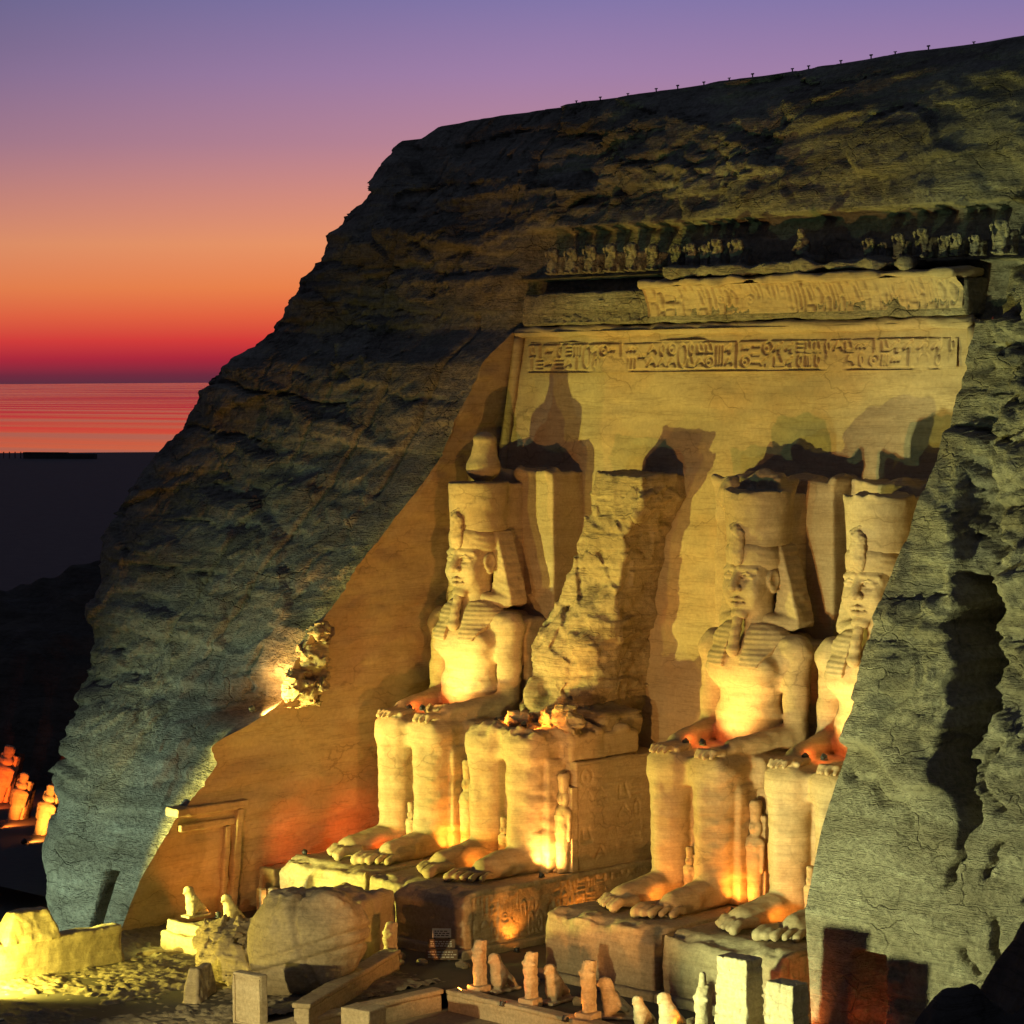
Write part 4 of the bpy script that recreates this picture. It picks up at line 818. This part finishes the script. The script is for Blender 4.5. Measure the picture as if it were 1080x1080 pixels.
# fallen colossal head and torso blocks
def boulder(name, c, r, m, label, fn, h=.09, cat='boulder', rot=None):
    s = Sculpt(np.array(c)-np.array(r)*1.5-.4, np.array(c)+np.array(r)*1.5+.4, h); fn(s, np.array(c)); o = link(name, s.mesh(name), m); tag(o, label, cat); return o
def f_head(s, c):
    s.cone(c+(-.9, -.5, -.9), c+(.6, .2, .5), 1.75, 1.9, .5); s.ell(c+(-.5, -.3, -.3), (2.5, 2.2, 2.3), .5); s.ell(c+(.9, .6, .2), (1.7, 1.6, 2.0), .5)
    s.cone(c+(-1.2, -1.2, -2.0), c+(1.0, -.2, -1.2), .9, 1.2, .4)
    s.ell(c+(-.2, -.1, .9), (2.1, 2.0, 1.9), .6); s.box(c+(-4, -3.2, 2.3), c+(3.2, 3, 4.6), .4, .9, 'd')
    s.rough(.35, 1.5, 4, 4, 1, lambda x, y, z: sstep(c[2]+.9, c[2]+2.0, z)); s.rough(.1, 1.4, 6); s.rough(.04, .4, 7)
    s.field(lambda x, y, z: .2*np.exp(-((z-c[2]+.9-.3*(x-c[0])-.1*(y-c[1]))/.1)**2)*sstep(-2.4, -1.4, x-c[0])+.16*np.exp(-((z-c[2]+.35-.34*(x-c[0])-.1*(y-c[1]))/.09)**2)*sstep(-1.2, -.2, x-c[0])+.18*np.exp(-((x-c[0]-1.0+.3*(z-c[2])+.2*(y-c[1]))/.1)**2))
pb = at(322, 1058); hc = pb+np.array([-1.7, 1.7, 2.55])
boulder('carved_boulder', hc, (2.8, 2.8, 2.8), M_BLOCK, 'huge rounded fallen head of the shattered colossus lying on the forecourt', f_head, .09, 'fallen head')
def f_blk(s, c):
    s.box(c+(-1.5, -1.6, -2.1), c+(1.5, 1.6, 1.5), .35, .2, rz=.35); s.rough(.4, 1.3, 5, 3, 1, lambda x, y, z: sstep(c[2]+.2, c[2]+1.2, z)); s.rough(.05, .7, 7)
    s.field(lambda x, y, z: .14*np.exp(-(((x-c[0])*.5-(y-c[1])*.5+.35*(z-c[2])+.2)/.08)**2))
pb = at(372, 1013); boulder('fallen_block', pb+np.array([-.9, 1.0, 1.7]), (2.0, 2.0, 2.2), M_STATUE, 'smooth fallen colossus block with a seam, leaning behind the fallen head', f_blk)
def chunk(s, a, k=1.0):
    def fn(x, y, z):
        v, e = facets(x+.6*y, z+.25*x, 1.3*k, 1.1*k, 83); v2, e2 = facets(y-.5*x, z-.2*y, .9*k, .7*k, 87); v3, e3 = facets(x-y, z+.4*y, .4*k, .35*k, 89)
        return -a*(v+.7*v2+.3*v3)
    s.field(fn); s.rough(a*.18, .35, 3)
def f_rgh(s, c):
    s.ell(c+(0, 0, -.3), (2.6, 1.9, 1.7), .3).ell(c+(.6, .4, .5), (1.4, 1.2, 1.1), .4); chunk(s, .5)
pb = at(243, 1045); boulder('rough_boulder', pb+np.array([-1.6, 1.9, 1.35]), (2.7, 2.0, 1.9), M_ROUGH, 'rough crumbly low boulder left of the fallen head', f_rgh)
def f_r2(s, c): s.ell(c, (1.7, 1.3, 1.0), .3); chunk(s, .45)
pb = at(330, 975); boulder('rough_boulder', pb+np.array([-.3, .5, .5]), (2.0, 1.6, 1.3), M_ROUGH, 'dark rough boulder behind the fallen head, before the leftmost pedestal', f_r2)
# upright panel
pb = at(263, 1082); e_ = empty('stela', (pb[0], pb[1], -3.2), .1); tag(e_, 'upright framed stone panel lit pink, in front of the rough boulder', 'stela')
for nm, lo, hi in (('slab', (-.85, -.12, 0), (.85, .3, 2.35)), ('frame', (-.85, -.2, 2.2), (.85, -.1, 2.35)), ('frame', (-.85, -.2, .0), (-.72, -.1, 2.2)), ('frame', (.72, -.2, .0), (.85, -.1, 2.2)), ('frame', (-.72, -.2, .0), (.72, -.1, .15))):
    o = rough_box(nm, lo, hi, M_PALE, None, None, .02, 3, .04, .02); o.parent = e_
pb = at(222, 1050); rough_box('leaning_slab', (pb[0]-.3, pb[1]-1.6, -3.3), (pb[0]+.3, pb[1]+.5, -1.7), M_BLOCK, 'pale slab leaning left of the rough boulder on the gravel', 'stone slab', .08, 8, .07, .05, .25, .5)
# parapets and court walls
def wall_run(name, p0, p1, w_, z0, z1, m, label, seed):
    c = (np.array(p0)+np.array(p1))/2; d = np.array(p1)-np.array(p0); ln_ = np.hypot(*d[:2]); ang = math.atan2(d[1], d[0])
    e = empty(name, (c[0], c[1], z0), ang); tag(e, label, 'wall')
    o = rough_box('wall', (-ln_/2, -w_/2, -.1), (ln_/2, w_/2, z1-z0-.22), m, None, None, .03, seed, .07); o.parent = e
    o = rough_box('coping', (-ln_/2-.03, -w_/2-.08, z1-z0-.23), (ln_/2+.03, w_/2+.08, z1-z0), m, None, None, .03, seed+3, .06); o.parent = e; return e
wall_run('ramp_parapet', at(414, 1022)[:2], at(318, 1082)[:2], .75, -3.25, -2.2, M_BLOCK, 'sloping pale parapet running below the fallen head', 1)
wall_run('court_wall', (2.1, -19.95), (13.3, -19.95), .62, -4.05, -3.0, M_PALE, 'pale coped court wall running right below the row of statues', 2)
wall_run('court_wall', (1.6, -20.35), (1.6, -34), .62, -4.05, -3.0, M_PALE, 'pale coped court wall running from the corner towards the lower left', 3)
pb = at(383, 1082); rough_box('stone_block', (pb[0]-.8, pb[1]-.6, -3.3), (pb[0]+.8, pb[1]+.6, -2.35), M_PALE, 'single pale cut block standing at the bottom edge below the ramp', 'stone block', .03, 4, .05, .04, 0, .2)
# pier left of the pedestals
rough_box('stone_pier', (-19.2, -14.3, -3.4), (-17.95, -2, -.75), M_BLOCK, 'bright yellow stone pier left of the glowing gap beside the leftmost pedestal', 'pier', .09, 5, .1)
for px, lb in ((276, 'dim slim stone post left inside the glowing gap by the yellow pier'), (288, 'white hot slim stone post right inside the glowing gap by the yellow pier')):
    pb = at(px, 968); rough_box('stone_post', (pb[0]-.2, pb[1]-.2, -3.3), (pb[0]+.2, pb[1]+.2, -1.6), M_PALE, lb, 'post', .03, int(px), .05)
# gate piers
pb = at(798, 1122); gp = empty('gate_piers', (pb[0], pb[1], -3.6)); tag(gp, 'two tapered pale brick gate piers lit bright at the lower edge', 'gate')
for nm, lo, hi, sd in (('pier', (-1.85, -.55, -.6), (-.05, .55, 4.75), 3), ('pier', (.85, -.55, -.6), (2.45, .55, 4.1), 4), ('base', (-2.1, -.7, -.7), (2.75, .7, 1.5), 5)):
    s = Sculpt(np.array(lo)-.35, np.array(hi)+.35, .055); s.box(lo, hi, .05, .04, taper=.06 if nm == 'pier' else 0.02)
    s.field(lambda x, y, z: .05*np.exp(-(np.mod(z, .42)-.21)**2/.0016)+.05*np.exp(-(np.mod(x+y+.35*np.floor(z/.42), .8)-.4)**2/.0016)); s.rough(.045, .35, sd); link(nm, s.mesh(nm), M_PALE, gp)
# signs
pb = at(466, 1014); sg = empty('sign_stand', (pb[0], pb[1], -3.2), .75); tag(sg, 'stack of one white and two brown sign boards before the pedestal', 'sign')
def cube(name, lo, hi, m, parent):
    (x0, y0, z0), (x1, y1, z1) = lo, hi
    V = [(x0, y0, z0), (x1, y0, z0), (x1, y1, z0), (x0, y1, z0), (x0, y0, z1), (x1, y0, z1), (x1, y1, z1), (x0, y1, z1)]
    F = [(3, 2, 1, 0), (4, 5, 6, 7), (0, 1, 5, 4), (1, 2, 6, 5), (2, 3, 7, 6), (3, 0, 4, 7)]
    return link(name, mesh(name, V, F, False), m, parent)
for k, (w_, z0, z1, m, y) in enumerate(((.78, .12, .62, M_WOOD, -.12), (.66, .68, 1.12, M_WOOD, -.06), (.46, 1.18, 1.62, M_WHITE, 0))):
    bd = cube('board', (-w_, y-.03, z0), (w_, y+.03, z1), m, sg); V, F = [], []
    for r_ in range(3):
        x = -w_+.12
        while x < w_-.2:
            l_ = random.uniform(.06, .18); zc = z1-.1-(z1-z0-.12)*r_/3; o_ = len(V)
            V += [(x, y-.034, zc-.05), (x+l_, y-.034, zc-.05), (x+l_, y-.034, zc), (x, y-.034, zc)]; F.append((o_, o_+1, o_+2, o_+3)); x += l_+.05
    link('worn_lettering', mesh('lettering', V, F, False), M_INK if m is M_WHITE else M_WHITE, bd)
for x in (-.35, .35): cube('post', (x-.04, .05, 0), (x+.04, .12, 1.5), M_METAL, sg)
# chapel door frame carved in the left recess wall
def on_wall(nm, y0, y1, z0, z1, t):
    s = Sculpt((-20.6, y0-.3, z0-.3), (-18.0, y1+.3, z1+.3), .06); zc = (z0+z1)/2; x = -19.5+.13*zc
    s.box((x-.6, y0, z0), (x+t, y1, z1), .05, .03); s.rough(.04, .6, 3); me = s.mesh(nm); co = np.zeros(len(me.vertices)*3, np.float32); me.vertices.foreach_get('co', co); co = co.reshape(-1, 3); co[:, 0] += .13*(co[:, 2]-zc); me.vertices.foreach_set('co', co.ravel()); me.update(); o = link(nm, me, M_FACADE, fac)
on_wall('door_frame', -20.0, -15.3, 2.6, 3.05, .42); on_wall('door_frame', -19.6, -15.7, 1.75, 2.15, .24); on_wall('door_frame', -16.0, -15.55, -3.2, 2.6, .42); on_wall('door_frame', -16.6, -16.25, -3.2, 1.75, .3)
# loose fragments on the broken lap
for (x, y, r_), lb in (((-7.2, -6.6, (.7, .5, .55)), 'small glowing rock fragment on the left of the shattered colossus lap'), ((-4.6, -5.9, (1.6, .7, .7)), 'long slanted glowing rock fragment on the right of the shattered lap')):
    def f_fr(s, c, r_=r_): s.ell(c, r_, .2); chunk(s, .25, .6)
    boulder('rock_fragment', (x, y, 7.2+r_[2]*.6), r_, M_ROUGH, lb, f_fr, .06, 'rock')
for (x, y, r_), lb in (((-13.1, -6.6, (.9, .6, .4)), 'rubble lump on the lap of the leftmost colossus'),):
    def f_fr(s, c, r_=r_): s.ell(c, r_, .2); chunk(s, .25, .6)
    boulder('rock_fragment', (x, y, 7.2+r_[2]*.6), r_, M_ROUGH, lb, f_fr, .06, 'rock')
# protruding rock lit by the lamp on the recess edge
def f_ed(s, c): s.ell(c, (.9, 1.2, .8), .2).ell(c+(.1, .7, 1.7), (.6, .8, 1.0), .3).ell(c+(.2, 1.1, 3.0), (.5, .6, .5), .3); chunk(s, .5, .8)
boulder('rock_spur', (-18.2, -12.1, 8.6), (1.0, 2.2, 3.0), M_ROUGH, 'jagged rock spur glowing white hot on the left cut edge', f_ed, .07, 'rock')
# dark foreground mound and the dark hill at the left
def mound(name, c, r, hgt, seed, n=90):
    t = np.linspace(-1, 1, n); X, Y = np.meshgrid(t, t, indexing='ij'); q = np.clip(1-X**2-Y**2, 0, 1)
    Z = hgt*q**.8+ (.16*hgt*fbm(X*3, Y*3, X*0, 4, seed))*sstep(0, .2, q)
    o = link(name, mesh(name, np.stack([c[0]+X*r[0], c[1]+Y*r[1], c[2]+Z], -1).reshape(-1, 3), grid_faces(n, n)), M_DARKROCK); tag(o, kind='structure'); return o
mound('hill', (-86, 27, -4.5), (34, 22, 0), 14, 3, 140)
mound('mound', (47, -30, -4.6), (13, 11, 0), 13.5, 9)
# orange lit standing stones on the dark hill
for (px, py, hh, rz), lb in (((14, 864, .68, 0), 'second orange lit carved standing figure on the dark hill'), ((42, 880, .7, 0), 'rightmost and brightest orange lit carved standing figure on the dark hill'), ((-4, 846, .85, 0), 'red lit carved standing figure cut by the left edge of the view')):
    p = at(px, py, 2, -4.4); e_ = empty('niche_statue', (p[0], p[1], -4.6), rz); e_.rotation_euler = (rad(-12), rad(9), .3); tag(e_, lb, 'statue', 'orange lit figures on the dark hill')
    link('body', ME_FIG, M_STATUE, e_, None, None, (1.45*hh, .9*hh, .92*hh)); rough_box('back_pillar', (-.8*hh, .4*hh, 0), (.8*hh, 1.4*hh, 4.6*hh), M_DARKROCK, None, None, .1, 3, .1, .05, .1).parent = e_
# fence posts along the top of the cliff
xs_ = [(605, 107), (633, 103), (660, 99), (690, 94), (712, 91), (740, 87), (767, 83), (792, 79), (833, 73), (853, 71), (885, 65), (916, 60), (942, 57), (977, 51), (1025, 45)]
V0, F0 = tube([(0, 0, -.6), (0, 0, .2)], .05, 6); ME_POST = mesh('post', V0, F0, False)
V0, F0 = tube([(-.12, 0, .22), (.12, 0, .22)], .05, 6); ME_PCAP = mesh('lamp_cap', V0, F0, False)
ridge = {}
words = ['first', 'second', 'third', 'fourth', 'fifth', 'sixth', 'seventh', 'eighth', 'ninth', 'tenth', 'eleventh', 'twelfth', 'thirteenth', 'fourteenth', 'last']
dg = None
Pall = np.concatenate([PT.reshape(-1, 3), PL.reshape(-1, 3), PR.reshape(-1, 3)]); Pall = Pall[Pall[:, 2] > 39]; rel = Pall-CAM; dep = rel@_f; SX_ = 540+FPX*(rel@_r)/dep; SY_ = 540-FPX*(rel@_u)/dep
for (px, py), wd in zip(xs_, words):
    m = np.abs(SX_-px) < 3; k = np.argmin(np.where(m, SY_, 1e9)); p = Pall[k]
    e_ = empty('ridge_post', (p[0], p[1], p[2])); e_.scale = (.8, .8, random.choice((.5, .7, .85))); tag(e_, wd+' tiny dark post from the left along the cliff top against the sky', 'post', 'tiny posts along the cliff top')
    link('pole', ME_POST, M_METAL, e_); link('cap', ME_PCAP, M_METAL, e_)

# far shore: a low wall and a few posts on the edge of the dark land
fw0, fw1 = at(26, 483.5, 2, -4.4), at(101, 484, 2, -4.4); c = (fw0+fw1)/2; d = fw1-fw0; e_ = empty('far_wall', (c[0], c[1], -4.4), math.atan2(d[1], d[0])); tag(e_, 'long low dark wall on the far edge of the land against the lake', 'wall')
ln_ = math.hypot(d[0], d[1])/2
cube('wall', (-ln_, -1, -.5), (ln_, 1, 2.0), M_GROUND, e_); cube('coping', (-ln_, -1.2, 2.0), (ln_*.2, 1.2, 2.5), M_GROUND, e_)
for px, w_ in ((4, 'leftmost'), (10, 'second'), (16, 'third'), (22, 'last')):
    p = at(px, 483.5, 2, -4.4); V0, F0 = tube([(0, 0, -.5), (0, 0, 2.6)], .22, 6); tag(link('far_post', mesh('far_post', V0, F0, False), M_METAL, None, (p[0], p[1], -4.4)), w_+' of the tiny posts by the far wall at the left edge of the lake', 'post', 'tiny posts on the far shore')
